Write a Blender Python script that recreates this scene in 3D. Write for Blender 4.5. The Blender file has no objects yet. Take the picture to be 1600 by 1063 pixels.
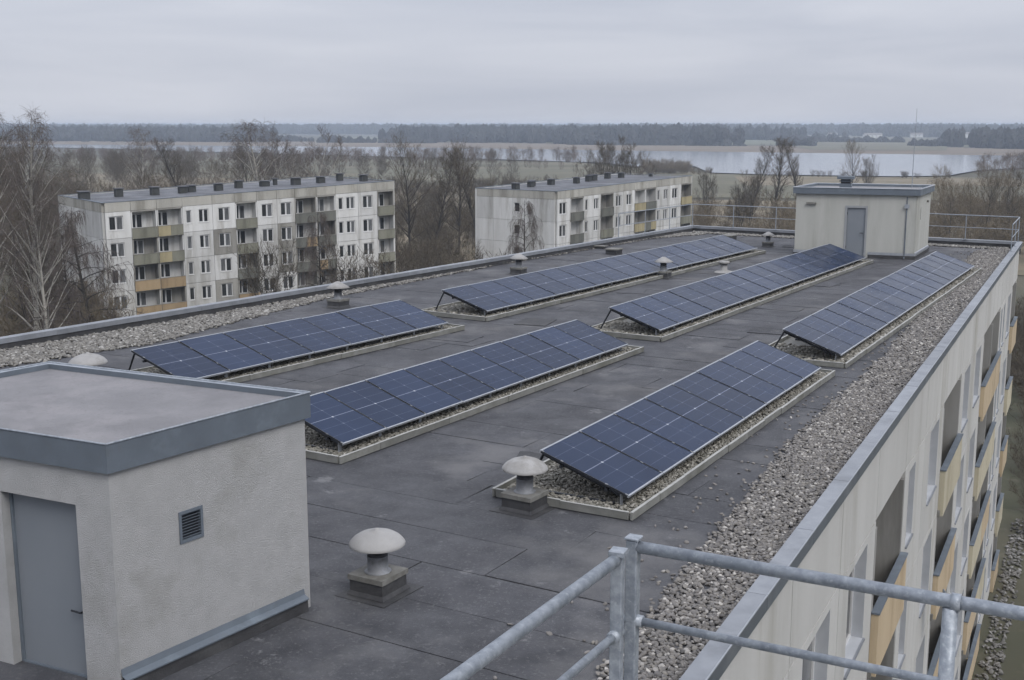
import bpy, math, random
import numpy as np
from mathutils import Vector, Matrix, Euler

SC = bpy.context.scene
COL = SC.collection
PI = math.pi
H = 20.5            # camera height above the ground
R = 15.1            # height of the roof surface

# ------------------------------------------------------------------ camera
cam_d = bpy.data.cameras.new('camera'); cam = bpy.data.objects.new('camera', cam_d); COL.objects.link(cam)
cam.location = (0, 0, H)
cam.rotation_euler = (PI/2 - math.atan(335.5/1850.0), 0, 0)
cam_d.sensor_width = 36; cam_d.lens = 36*1850/1600.0
cam_d.clip_start = 0.1; cam_d.clip_end = 30000
SC.camera = cam

# ------------------------------------------------------------------ world: overcast
SUN_EL, SUN_AZ = math.radians(48), math.radians(152)     # azimuth measured from +Y towards +X
w = bpy.data.worlds.new('World'); SC.world = w; w.use_nodes = True
nt = w.node_tree; nt.nodes.clear()
out = nt.nodes.new('ShaderNodeOutputWorld')
sky = nt.nodes.new('ShaderNodeTexSky'); sky.sky_type = 'NISHITA'; sky.sun_disc = False
sky.sun_elevation = SUN_EL; sky.sun_rotation = SUN_AZ; sky.dust_density = 3
bsky = nt.nodes.new('ShaderNodeBackground'); bsky.inputs[1].default_value = 0.06
nt.links.new(sky.outputs[0], bsky.inputs[0])
tc = nt.nodes.new('ShaderNodeTexCoord')
sep = nt.nodes.new('ShaderNodeSeparateXYZ'); nt.links.new(tc.outputs['Generated'], sep.inputs[0])
mp = nt.nodes.new('ShaderNodeMapping'); mp.inputs['Scale'].default_value = (1.6, 1.6, 15)
nt.links.new(tc.outputs['Generated'], mp.inputs[0])
n1 = nt.nodes.new('ShaderNodeTexNoise'); n1.inputs['Scale'].default_value = 1.7; n1.inputs['Detail'].default_value = 5
n1.inputs['Roughness'].default_value = 0.5; n1.inputs['Distortion'].default_value = 0.4
nt.links.new(mp.outputs[0], n1.inputs[0])
cr = nt.nodes.new('ShaderNodeValToRGB')
cr.color_ramp.elements[0].position = 0.3; cr.color_ramp.elements[0].color = (0.475, 0.505, 0.585, 1)
cr.color_ramp.elements[1].position = 0.72; cr.color_ramp.elements[1].color = (0.60, 0.622, 0.69, 1)
nt.links.new(n1.outputs[0], cr.inputs[0])
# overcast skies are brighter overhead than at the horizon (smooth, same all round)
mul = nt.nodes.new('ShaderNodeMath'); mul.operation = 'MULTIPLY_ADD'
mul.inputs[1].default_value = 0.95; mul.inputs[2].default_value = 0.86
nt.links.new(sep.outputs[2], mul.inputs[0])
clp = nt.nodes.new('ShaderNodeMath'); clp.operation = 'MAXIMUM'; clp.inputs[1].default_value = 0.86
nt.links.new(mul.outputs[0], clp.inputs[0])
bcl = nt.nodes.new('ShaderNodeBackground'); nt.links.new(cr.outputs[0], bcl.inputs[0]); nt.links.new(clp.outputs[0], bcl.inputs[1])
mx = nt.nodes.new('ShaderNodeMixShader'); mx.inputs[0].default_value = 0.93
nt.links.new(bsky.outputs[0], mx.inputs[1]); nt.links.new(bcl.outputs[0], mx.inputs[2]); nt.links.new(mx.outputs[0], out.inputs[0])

sd = bpy.data.lights.new('sun', 'SUN'); sd.energy = 1.5; sd.angle = math.radians(30); sd.color = (1.0, 0.97, 0.93)
sun = bpy.data.objects.new('sun', sd); COL.objects.link(sun)
sv = Vector((math.sin(SUN_AZ)*math.cos(SUN_EL), math.cos(SUN_AZ)*math.cos(SUN_EL), math.sin(SUN_EL)))
sun.rotation_euler = sv.to_track_quat('Z', 'Y').to_euler(); sun.location = (0, 0, 60)

SC.view_settings.view_transform = 'Standard'; SC.view_settings.look = 'None'
SC.view_settings.exposure = 0.32; SC.view_settings.gamma = 1.0; SC.view_settings.use_curve_mapping = False
SC.render.engine = 'CYCLES'
SC.cycles.max_bounces = 5; SC.cycles.diffuse_bounces = 3; SC.cycles.glossy_bounces = 3
SC.cycles.transparent_max_bounces = 6; SC.cycles.volume_bounces = 1; SC.cycles.transmission_bounces = 3
SC.cycles.use_adaptive_sampling = True; SC.cycles.adaptive_threshold = 0.03
SC.cycles.use_denoising = True
SC.cycles.caustics_reflective = False; SC.cycles.caustics_refractive = False

# ------------------------------------------------------------------ materials
def mat(name, c1, c2=None, rough=0.8, metal=0.0, scale=3.0, detail=6, stain=None, stain_scale=0.4, stain_amt=0.5,
        stain_at=0.5, speck=None, speck_scale=60, speck_amt=0.4, bump=0.0, bump_scale=40, streak=False, rnd=0.0,
        spec=0.5, coords='P', stretch=(1, 1, 1), rough2=None, splat=None, splat_scale=2.0, splat_amt=0.6, splat_at=0.62):
    m = bpy.data.materials.new(name); m.use_nodes = True
    t = m.node_tree; L = t.links; bs = t.nodes['Principled BSDF']
    bs.inputs['Metallic'].default_value = metal; bs.inputs['Roughness'].default_value = rough
    bs.inputs['Specular IOR Level'].default_value = spec
    if coords == 'P':
        g = t.nodes.new('ShaderNodeNewGeometry'); co = g.outputs['Position']
    else:
        g = t.nodes.new('ShaderNodeTexCoord'); co = g.outputs['Object']
    mpn = t.nodes.new('ShaderNodeMapping'); mpn.inputs['Scale'].default_value = (1, 1, 0.13) if streak else stretch
    L.new(co, mpn.inputs[0])
    def noise(s, d=6, src=None, ro=0.6):
        n = t.nodes.new('ShaderNodeTexNoise'); n.inputs['Scale'].default_value = s; n.inputs['Detail'].default_value = d
        n.inputs['Roughness'].default_value = ro
        L.new(src if src is not None else co, n.inputs[0]); return n.outputs[0]
    def ramp(v, a, b):
        r = t.nodes.new('ShaderNodeMapRange'); r.inputs[1].default_value = a; r.inputs[2].default_value = b
        L.new(v, r.inputs[0]); return r.outputs[0]
    def mix(f, a, b):
        x = t.nodes.new('ShaderNodeMix'); x.data_type = 'RGBA'
        if hasattr(f, 'links'): L.new(f, x.inputs[0])
        else: x.inputs[0].default_value = f
        for i, v in ((6, a), (7, b)):
            if hasattr(v, 'links'): L.new(v, x.inputs[i])
            else: x.inputs[i].default_value = (*v, 1)
        return x.outputs[2]
    if c2 is None: c2 = tuple(v*0.82 for v in c1)
    fine = noise(scale, detail, mpn.outputs[0])
    col = mix(ramp(fine, 0.32, 0.68), c1, c2)
    if stain:
        s = noise(stain_scale, 7, mpn.outputs[0], 0.65)
        f = ramp(s, stain_at, stain_at+0.14)
        mm = t.nodes.new('ShaderNodeMath'); mm.operation = 'MULTIPLY'; mm.inputs[1].default_value = stain_amt
        L.new(f, mm.inputs[0]); col = mix(mm.outputs[0], col, stain)
    if splat:
        s = noise(splat_scale, 9, None, 0.78)
        f = ramp(s, splat_at, splat_at+0.05)
        mm = t.nodes.new('ShaderNodeMath'); mm.operation = 'MULTIPLY'; mm.inputs[1].default_value = splat_amt
        L.new(f, mm.inputs[0]); col = mix(mm.outputs[0], col, splat)
    if speck:
        s = noise(speck_scale, 3)
        f = ramp(s, 0.56, 0.68)
        mm = t.nodes.new('ShaderNodeMath'); mm.operation = 'MULTIPLY'; mm.inputs[1].default_value = speck_amt
        L.new(f, mm.inputs[0]); col = mix(mm.outputs[0], col, speck)
    if rnd:
        oi = t.nodes.new('ShaderNodeObjectInfo')
        r = t.nodes.new('ShaderNodeMapRange'); r.inputs[3].default_value = 1-rnd; r.inputs[4].default_value = 1+rnd
        L.new(oi.outputs['Random'], r.inputs[0])
        hv = t.nodes.new('ShaderNodeHueSaturation'); L.new(r.outputs[0], hv.inputs['Value']); L.new(col, hv.inputs['Color'])
        col = hv.outputs[0]
    L.new(col, bs.inputs['Base Color'])
    if rough2 is not None:
        rr = t.nodes.new('ShaderNodeMapRange'); rr.inputs[1].default_value = 0.35; rr.inputs[2].default_value = 0.65
        rr.inputs[3].default_value = rough; rr.inputs[4].default_value = rough2
        L.new(noise(stain_scale*1.3, 5), rr.inputs[0]); L.new(rr.outputs[0], bs.inputs['Roughness'])
    if bump:
        b = t.nodes.new('ShaderNodeBump'); b.inputs['Strength'].default_value = bump; b.inputs['Distance'].default_value = 0.02
        L.new(noise(bump_scale, 4), b.inputs['Height']); L.new(b.outputs[0], bs.inputs['Normal'])
    return m

M = {}
M['felt'] = mat('roof_felt', (0.070, 0.071, 0.079), (0.036, 0.037, 0.043), 0.85, scale=2.2, stain=(0.125, 0.123, 0.125), stain_scale=0.45,
                stain_amt=0.75, stain_at=0.52, splat=(0.20, 0.20, 0.205), splat_scale=1.3, splat_amt=0.6, splat_at=0.60, speck=(0.13, 0.13, 0.133), speck_scale=26, speck_amt=0.6, bump=0.6, bump_scale=70, rnd=0.10, rough2=0.55, spec=0.5)
M['felt_dark'] = mat('bitumen', (0.030, 0.030, 0.033), (0.05, 0.05, 0.053), 0.7, scale=6, bump=0.4, bump_scale=60, stain=(0.09, 0.09, 0.09), stain_scale=2, stain_amt=0.5)
M['felt_hut'] = mat('weathered_felt', (0.215, 0.212, 0.222), (0.165, 0.163, 0.172), 0.9, scale=1.6, stain=(0.26, 0.25, 0.26), stain_scale=1.1, stain_amt=0.6,
                    speck=(0.10, 0.095, 0.09), speck_scale=30, speck_amt=0.35, bump=0.3, bump_scale=80)
M['stucco'] = mat('stucco', (0.455, 0.455, 0.455), (0.40, 0.40, 0.40), 0.95, scale=5, stain=(0.25, 0.245, 0.22), stain_scale=0.9, stain_amt=0.45, stain_at=0.56,
                  speck=(0.27, 0.265, 0.25), speck_scale=110, speck_amt=0.45, bump=0.9, bump_scale=120)
M['stucco_far'] = mat('old_stucco', (0.45, 0.45, 0.42), (0.385, 0.385, 0.355), 0.95, scale=2, stain=(0.24, 0.235, 0.20), stain_scale=1.1, stain_amt=0.55,
                      stain_at=0.52, streak=True, bump=0.5, bump_scale=80)
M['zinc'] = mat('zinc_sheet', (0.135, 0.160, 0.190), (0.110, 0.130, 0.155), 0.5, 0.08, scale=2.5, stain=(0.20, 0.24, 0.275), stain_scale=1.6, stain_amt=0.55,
                stain_at=0.55, speck=(0.12, 0.13, 0.14), speck_scale=14, speck_amt=0.3, rough2=0.62, rnd=0.05)
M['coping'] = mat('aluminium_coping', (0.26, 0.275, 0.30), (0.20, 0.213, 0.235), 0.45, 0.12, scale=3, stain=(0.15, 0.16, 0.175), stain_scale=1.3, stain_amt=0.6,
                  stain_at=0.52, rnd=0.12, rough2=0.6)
M['zinc_top'] = mat('pale_zinc_top', (0.30, 0.33, 0.37), (0.21, 0.235, 0.27), 0.45, 0.1, scale=4, stain=(0.16, 0.18, 0.2), stain_scale=2, stain_amt=0.5)  # upward face of the folded sheet, coloured lighter than its fascia
M['coping_face_shaded'] = mat('coping_face_shaded', (0.115, 0.13, 0.145), (0.085, 0.098, 0.11), 0.6, 0.0, scale=3, stain=(0.16, 0.17, 0.18), stain_scale=1.3, stain_amt=0.5, rnd=0.1)  # darker copy of the coping metal, shade painted into the outer face
M['galv'] = mat('galvanised_steel', (0.36, 0.39, 0.43), (0.22, 0.245, 0.28), 0.40, 0.3, scale=22, detail=3, stain=(0.20, 0.225, 0.255), stain_scale=7,
                stain_amt=0.6, speck=(0.5, 0.53, 0.56), speck_scale=45, speck_amt=0.4, rough2=0.6, bump=0.1, bump_scale=60)
M['steel_dark'] = mat('dark_profile', (0.030, 0.033, 0.04), None, 0.5, 0.3)
M['alu'] = mat('aluminium_frame', (0.42, 0.44, 0.47), (0.34, 0.36, 0.39), 0.4, 0.5, scale=8)
M['back'] = mat('panel_back', (0.06, 0.06, 0.07), None, 0.7)
M['kerb'] = mat('kerb_concrete', (0.23, 0.23, 0.215), (0.165, 0.165, 0.15), 0.9, scale=4, stain=(0.13, 0.13, 0.105), stain_scale=1.5, stain_amt=0.6, stain_at=0.5,
                rnd=0.14, bump=0.4, bump_scale=50)
M['kerb_top'] = mat('kerb_lip', (0.40, 0.40, 0.38), (0.27, 0.27, 0.255), 0.7, scale=3)
M['hood'] = mat('vent_hood', (0.33, 0.325, 0.32), (0.26, 0.255, 0.25), 0.75, 0.0, scale=3, stain=(0.17, 0.16, 0.145), stain_scale=2.5, stain_amt=0.55,
                speck=(0.28, 0.27, 0.25), speck_scale=25, speck_amt=0.3)
M['pipe'] = mat('vent_pipe', (0.27, 0.28, 0.30), (0.17, 0.175, 0.185), 0.6, 0.2, scale=8, stain=(0.10, 0.10, 0.10), stain_scale=5, stain_amt=0.4)
M['pipe_dark'] = mat('vent_grille', (0.05, 0.05, 0.055), None, 0.6, 0.2, scale=9)
M['plate'] = mat('vent_plate', (0.22, 0.215, 0.20), (0.15, 0.147, 0.135), 0.75, 0.1, scale=7, stain=(0.09, 0.085, 0.07), stain_scale=4, stain_amt=0.6)
M['panelwall'] = mat('facade_concrete', (0.53, 0.525, 0.505), (0.455, 0.45, 0.43), 0.92, scale=0.9, stain=(0.31, 0.295, 0.25), stain_scale=0.55,
                     stain_amt=0.55, stain_at=0.55, streak=True, rnd=0.05, bump=0.25, bump_scale=60, speck=(0.36, 0.35, 0.32), speck_scale=25, speck_amt=0.25)
M['loggia_wall'] = mat('loggia_plaster_shaded', (0.33, 0.325, 0.31), (0.24, 0.235, 0.22), 0.9, scale=1.5, stain=(0.13, 0.125, 0.115), stain_scale=0.9, stain_amt=0.6, streak=True)  # darker plaster, the shade of the recess is put into the colour
M['reveal'] = mat('white_reveal', (0.45, 0.465, 0.49), (0.39, 0.405, 0.43), 0.8, scale=3)
M['b1wall'] = mat('block_concrete', (0.62, 0.62, 0.61), (0.50, 0.497, 0.48), 0.95, scale=0.9, stain=(0.27, 0.255, 0.225), stain_scale=0.8,
                  stain_amt=0.62, stain_at=0.50, streak=True, rnd=0.14)
M['b1band'] = mat('cornice_concrete', (0.44, 0.425, 0.385), (0.35, 0.34, 0.305), 0.95, scale=0.8, stain=(0.15, 0.14, 0.11), stain_scale=0.5,
                  stain_amt=0.55, streak=True, rnd=0.10)
M['b1soil'] = mat('grimy_concrete', (0.31, 0.30, 0.275), (0.22, 0.212, 0.19), 0.95, scale=1.2, stain=(0.09, 0.085, 0.07), stain_scale=0.7,
                  stain_amt=0.5, streak=True, rnd=0.12)
M['olive'] = mat('balcony_olive', (0.22, 0.218, 0.172), (0.17, 0.168, 0.132), 0.85, scale=1.2, stain=(0.08, 0.08, 0.055), stain_scale=1.2, stain_amt=0.4, rnd=0.08, streak=True)
M['yellow'] = mat('balcony_yellow', (0.36, 0.31, 0.19), (0.29, 0.25, 0.15), 0.85, scale=1.2, stain=(0.16, 0.14, 0.08), stain_scale=1.2, stain_amt=0.4, rnd=0.08, streak=True)
M['ochre'] = mat('balcony_ochre', (0.35, 0.26, 0.155), (0.28, 0.205, 0.12), 0.85, scale=1.2, stain=(0.13, 0.085, 0.04), stain_scale=1.2, stain_amt=0.4, rnd=0.08, streak=True)
M['slate'] = mat('balcony_slate', (0.15, 0.152, 0.132), (0.11, 0.112, 0.098), 0.85, scale=1.2, stain=(0.06, 0.06, 0.05), stain_scale=1.2, stain_amt=0.4, rnd=0.08, streak=True)
M['cream'] = mat('balcony_cream', (0.50, 0.455, 0.34), (0.43, 0.39, 0.29), 0.85, scale=1.2, stain=(0.3, 0.25, 0.16), stain_scale=1.2, stain_amt=0.35, rnd=0.05, streak=True)
M['apricot'] = mat('balcony_apricot', (0.50, 0.40, 0.27), (0.44, 0.345, 0.225), 0.85, scale=1.2, stain=(0.28, 0.20, 0.12), stain_scale=1.2, stain_amt=0.35, rnd=0.05, streak=True)
M['frame'] = mat('white_frame', (0.62, 0.62, 0.62), (0.55, 0.55, 0.55), 0.5)
M['doorgrey'] = mat('grey_door', (0.20, 0.218, 0.24), (0.178, 0.195, 0.216), 0.5, scale=0.8, stain=(0.18, 0.20, 0.225), stain_scale=0.8, stain_amt=0.4)
M['doorframe'] = mat('door_frame', (0.30, 0.31, 0.32), None, 0.6)
M['roofdark'] = mat('block_roof_felt', (0.10, 0.105, 0.118), (0.07, 0.073, 0.082), 0.8, scale=0.6, stain=(0.17, 0.175, 0.19), stain_scale=0.25, stain_amt=0.6, rough2=0.5)
M['chimney'] = mat('chimney_dark', (0.035, 0.038, 0.038), (0.055, 0.057, 0.055), 0.85, scale=3)
M['inner'] = mat('solid_core', (0.10, 0.095, 0.085), None, 0.9)
M['cement'] = mat('platform_concrete', (0.28, 0.275, 0.26), None, 0.9, scale=2, bump=0.3)

def glass(name, c1, c2, sc, rough=0.06):
    m = mat(name, c1, c2, rough, scale=sc, detail=2, coords='O', rnd=0.35, stretch=(9, 1, 0.6))
    return m
M['pane_dark'] = glass('window_glass', (0.016, 0.018, 0.020), (0.035, 0.037, 0.038), 0.6)
M['pane_curtain'] = glass('curtained_glass', (0.17, 0.175, 0.18), (0.07, 0.073, 0.076), 0.9, 0.12)

def cell_material():
    m = bpy.data.materials.new('solar_cells'); m.use_nodes = True
    t = m.node_tree; L = t.links; bs = t.nodes['Principled BSDF']
    uv = t.nodes.new('ShaderNodeUVMap'); sp = t.nodes.new('ShaderNodeSeparateXYZ'); L.new(uv.outputs[0], sp.inputs[0])
    def math_(op, a, b=None):
        n = t.nodes.new('ShaderNodeMath'); n.operation = op
        for i, v in enumerate((a, b)):
            if v is None: continue
            if hasattr(v, 'links'): L.new(v, n.inputs[i])
            else: n.inputs[i].default_value = v
        return n.outputs[0]
    def lines(v, count, width):      # 1 on the gaps between cells
        f = math_('FRACT', math_('ADD', math_('MULTIPLY', v, count), 0.5))
        d = math_('ABSOLUTE', math_('SUBTRACT', f, 0.5))
        return math_('LESS_THAN', d, width)
    U, V = sp.outputs[0], sp.outputs[1]
    lu = lines(U, 2, 0.007); lv = lines(V, 6, 0.012)
    centre = math_('LESS_THAN', math_('ABSOLUTE', math_('SUBTRACT', V, 0.5)), 0.0045)
    dotu = math_('ABSOLUTE', math_('SUBTRACT', U, 0.5)); 
    fv = math_('ABSOLUTE', math_('SUBTRACT', math_('FRACT', math_('ADD', math_('MULTIPLY', V, 6), 0.5)), 0.5))
    dot = math_('LESS_THAN', math_('ADD', math_('MULTIPLY', dotu, 6), math_('MULTIPLY', fv, 1.0)), 0.10)
    centre2 = math_('LESS_THAN', math_('ABSOLUTE', math_('SUBTRACT', V, 0.5)), 0.05)
    fine = lines(U, 24, 0.06)
    def mix(f, a, b):
        x = t.nodes.new('ShaderNodeMix'); x.data_type = 'RGBA'; L.new(f, x.inputs[0])
        for i, v in ((6, a), (7, b)):
            if hasattr(v, 'links'): L.new(v, x.inputs[i])
            else: x.inputs[i].default_value = (*v, 1)
        return x.outputs[2]
    nz = t.nodes.new('ShaderNodeTexNoise'); nz.inputs['Scale'].default_value = 0.9; nz.inputs['Detail'].default_value = 5
    g = t.nodes.new('ShaderNodeNewGeometry'); L.new(g.outputs['Position'], nz.inputs[0])
    mr = t.nodes.new('ShaderNodeMapRange'); mr.inputs[1].default_value = 0.35; mr.inputs[2].default_value = 0.65; L.new(nz.outputs[0], mr.inputs[0])
    col = mix(mr.outputs[0], (0.010, 0.020, 0.049), (0.016, 0.028, 0.062))
    oi = t.nodes.new('ShaderNodeObjectInfo'); rr = t.nodes.new('ShaderNodeMapRange'); rr.inputs[3].default_value = 0.85; rr.inputs[4].default_value = 1.2
    L.new(oi.outputs['Random'], rr.inputs[0]); hv = t.nodes.new('ShaderNodeHueSaturation'); L.new(rr.outputs[0], hv.inputs['Value']); L.new(col, hv.inputs['Color']); col = hv.outputs[0]
    col = mix(math_('MULTIPLY', fine, 0.12), col, (0.08, 0.10, 0.17))
    col = mix(math_('MULTIPLY', math_('MAXIMUM', lu, lv), 0.42), col, (0.15, 0.18, 0.27))
    col = mix(math_('MULTIPLY', centre, 0.55), col, (0.26, 0.29, 0.38))
    col = mix(math_('MULTIPLY', dot, math_('ADD', math_('MULTIPLY', centre2, 0.75), 0.15)), col, (0.50, 0.53, 0.58))
    L.new(col, bs.inputs['Base Color'])
    bs.inputs['Roughness'].default_value = 0.16; bs.inputs['Specular IOR Level'].default_value = 0.11
    rg = t.nodes.new('ShaderNodeMapRange'); rg.inputs[1].default_value = 0.3; rg.inputs[2].default_value = 0.7
    rg.inputs[3].default_value = 0.12; rg.inputs[4].default_value = 0.3; L.new(nz.outputs[0], rg.inputs[0]); L.new(rg.outputs[0], bs.inputs['Roughness'])
    return m
M['cells'] = cell_material()

def pebble_material(name, cols):
    m = bpy.data.materials.new(name); m.use_nodes = True; t = m.node_tree; L = t.links; bs = t.nodes['Principled BSDF']
    oi = t.nodes.new('ShaderNodeObjectInfo'); r = t.nodes.new('ShaderNodeValToRGB'); r.color_ramp.interpolation = 'LINEAR'
    e = r.color_ramp.elements; e[0].position = 0; e[0].color = (*cols[0], 1); e[1].position = 1; e[1].color = (*cols[-1], 1)
    for i, c in enumerate(cols[1:-1]):
        x = e.new((i+1)/(len(cols)-1)); x.color = (*c, 1)
    L.new(oi.outputs['Random'], r.inputs[0]); L.new(r.outputs[0], bs.inputs['Base Color']); bs.inputs['Roughness'].default_value = 0.8
    return m
M['pebble'] = pebble_material('pebbles', [(0.085, 0.082, 0.080), (0.14, 0.13, 0.122), (0.18, 0.168, 0.155), (0.12, 0.115, 0.115), (0.21, 0.195, 0.175), (0.16, 0.15, 0.145), (0.44, 0.42, 0.39)])
M['pebble_light'] = pebble_material('pale_pebbles', [(0.09, 0.086, 0.07), (0.15, 0.142, 0.12), (0.21, 0.20, 0.172), (0.12, 0.115, 0.098), (0.25, 0.235, 0.205), (0.17, 0.16, 0.138), (0.42, 0.40, 0.36)])
M['pebble_mid'] = pebble_material('grey_pebbles', [(0.08, 0.076, 0.07), (0.14, 0.132, 0.12), (0.20, 0.19, 0.175), (0.11, 0.106, 0.10), (0.23, 0.22, 0.20), (0.16, 0.152, 0.14), (0.38, 0.37, 0.35)])
M['rubble'] = pebble_material('rubble_stone', [(0.07, 0.066, 0.06), (0.16, 0.152, 0.14), (0.11, 0.105, 0.095), (0.30, 0.29, 0.28)])

# ------------------------------------------------------------------ mesh helpers
class MB:
    def __init__(s): s.v = []; s.f = []; s.m = []
    def poly(s, pts, mi=0):
        b = len(s.v); s.v += [tuple(p) for p in pts]; s.f.append(tuple(range(b, b+len(pts)))); s.m.append(mi); return s
    def box(s, x0, x1, y0, y1, z0, z1, mi=0, mt=None):
        b = len(s.v)
        P = [(x, y, z) for z in (z0, z1) for y in (y0, y1) for x in (x0, x1)]
        if mt is not None: P = [tuple(mt @ Vector(p)) for p in P]
        s.v += P
        for q in ((0, 2, 3, 1), (4, 5, 7, 6), (0, 1, 5, 4), (2, 6, 7, 3), (0, 4, 6, 2), (1, 3, 7, 5)):
            s.f.append(tuple(b+i for i in q)); s.m.append(mi)
        return s
    def prism(s, pts, z0, z1, mi=0, mtop=None):
        # pts counter-clockwise
        n = len(pts); b = len(s.v)
        s.v += [(p[0], p[1], z0) for p in pts] + [(p[0], p[1], z1) for p in pts]
        s.f.append(tuple(b+i for i in range(n))[::-1]); s.m.append(mi)
        s.f.append(tuple(b+n+i for i in range(n))); s.m.append(mi if mtop is None else mtop)
        for i in range(n):
            j = (i+1) % n; s.f.append((b+i, b+j, b+n+j, b+n+i)); s.m.append(mi)
        return s
    def lathe(s, prof, n=24, cx=0, cy=0, mi=0):
        b = len(s.v)
        for r, z in prof:
            for k in range(n):
                a = 2*PI*k/n; s.v.append((cx+r*math.cos(a), cy+r*math.sin(a), z))
        for i in range(len(prof)-1):
            for k in range(n):
                k2 = (k+1) % n
                s.f.append((b+i*n+k, b+i*n+k2, b+(i+1)*n+k2, b+(i+1)*n+k)); s.m.append(mi)
        return s
    def tube(s, pts, r, n=12, mi=0, cap=True):
        pts = [Vector(p) for p in pts]; b = len(s.v)
        if not hasattr(r, '__len__'): r = [r]*len(pts)
        up = None
        for i, p in enumerate(pts):
            d = (pts[min(i+1, len(pts)-1)] - pts[max(i-1, 0)]).normalized()
            if up is None or abs(up.dot(d)) > 0.95: up = Vector((0, 0, 1)) if abs(d.z) < 0.9 else Vector((1, 0, 0))
            a = d.cross(up).normalized(); c = a.cross(d)
            for k in range(n):
                t_ = 2*PI*k/n; s.v.append(tuple(p + a*(r[i]*math.cos(t_)) + c*(r[i]*math.sin(t_))))
        for i in range(len(pts)-1):
            for k in range(n):
                k2 = (k+1) % n; s.f.append((b+i*n+k, b+(i+1)*n+k, b+(i+1)*n+k2, b+i*n+k2)); s.m.append(mi)
        if cap:
            s.f.append(tuple(b+k for k in range(n))); s.m.append(mi)
            s.f.append(tuple(b+(len(pts)-1)*n+k for k in range(n))[::-1]); s.m.append(mi)
        return s
    def mesh(s, name, mats, smooth=False):
        me = bpy.data.meshes.new(name); me.from_pydata(s.v, [], s.f); 
        for m in (mats if isinstance(mats, (list, tuple)) else [mats]): me.materials.append(m)
        me.polygons.foreach_set('material_index', s.m)
        if smooth: me.polygons.foreach_set('use_smooth', [True]*len(me.polygons))
        me.update(); return me

def new(name, me, parent=None, loc=(0, 0, 0), rz=0.0, **kw):
    o = bpy.data.objects.new(name, me); COL.objects.link(o); o.location = loc; o.rotation_euler = (0, 0, rz)
    if parent: o.parent = parent
    for k, v in kw.items(): o[k] = v
    return o
def thing(name, label, cat, loc, rz=0.0, group=None):
    o = bpy.data.objects.new(name, None); COL.objects.link(o); o.location = loc; o.rotation_euler = (0, 0, rz)
    o.empty_display_size = 0.3; o['label'] = label; o['category'] = cat
    if group: o['group'] = group
    return o
def tag(o, label, cat, group=None):
    o['label'] = label; o['category'] = cat
    if group: o['group'] = group
    return o
def bevel(o, wdt=0.004, seg=1):
    b = o.modifiers.new('bevel', 'BEVEL'); b.width = wdt; b.segments = seg; b.limit_method = 'ANGLE'; return o

def ring(x0, x1, z0, z1, y0, y1, holes, k=0.0, mi=0, mrev=0, mb=None):
    """a wall panel in the x-z plane between y0 (front) and y1, with rectangular holes"""
    mb = mb or MB()
    xs = sorted({x0, x1, *[h[0] for h in holes], *[h[1] for h in holes]}); zs = sorted({z0, z1, *[h[2] for h in holes], *[h[3] for h in holes]})
    solid = {}
    for i in range(len(xs)-1):
        for j in range(len(zs)-1):
            cx, cz = (xs[i]+xs[i+1])/2, (zs[j]+zs[j+1])/2
            solid[i, j] = not any(h[0] < cx < h[1] and h[2] < cz < h[3] for h in holes)
    def P(x, y, z): return (x, y, z+k*x)
    for (i, j), s in solid.items():
        if not s: continue
        a, b, c, d = xs[i], xs[i+1], zs[j], zs[j+1]
        mb.poly([P(a, y0, c), P(b, y0, c), P(b, y0, d), P(a, y0, d)], mi)
        mb.poly([P(b, y1, c), P(a, y1, c), P(a, y1, d), P(b, y1, d)], mi)
        if not solid.get((i-1, j)): mb.poly([P(a, y1, c), P(a, y0, c), P(a, y0, d), P(a, y1, d)], mrev if (i-1, j) in solid else mi)
        if not solid.get((i+1, j)): mb.poly([P(b, y0, c), P(b, y1, c), P(b, y1, d), P(b, y0, d)], mrev if (i+1, j) in solid else mi)
        if not solid.get((i, j-1)): mb.poly([P(a, y0, c), P(a, y1, c), P(b, y1, c), P(b, y0, c)], mrev if (i, j-1) in solid else mi)
        if not solid.get((i, j+1)): mb.poly([P(a, y0, d), P(b, y0, d), P(b, y1, d), P(a, y1, d)], mrev if (i, j+1) in solid else mi)
    return mb

def local(frame, pts):
    (ox, oy), rz = frame; c, s = math.cos(rz), math.sin(rz)
    return [((x-ox)*c + (y-oy)*s, -(x-ox)*s + (y-oy)*c) for x, y in pts]

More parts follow.
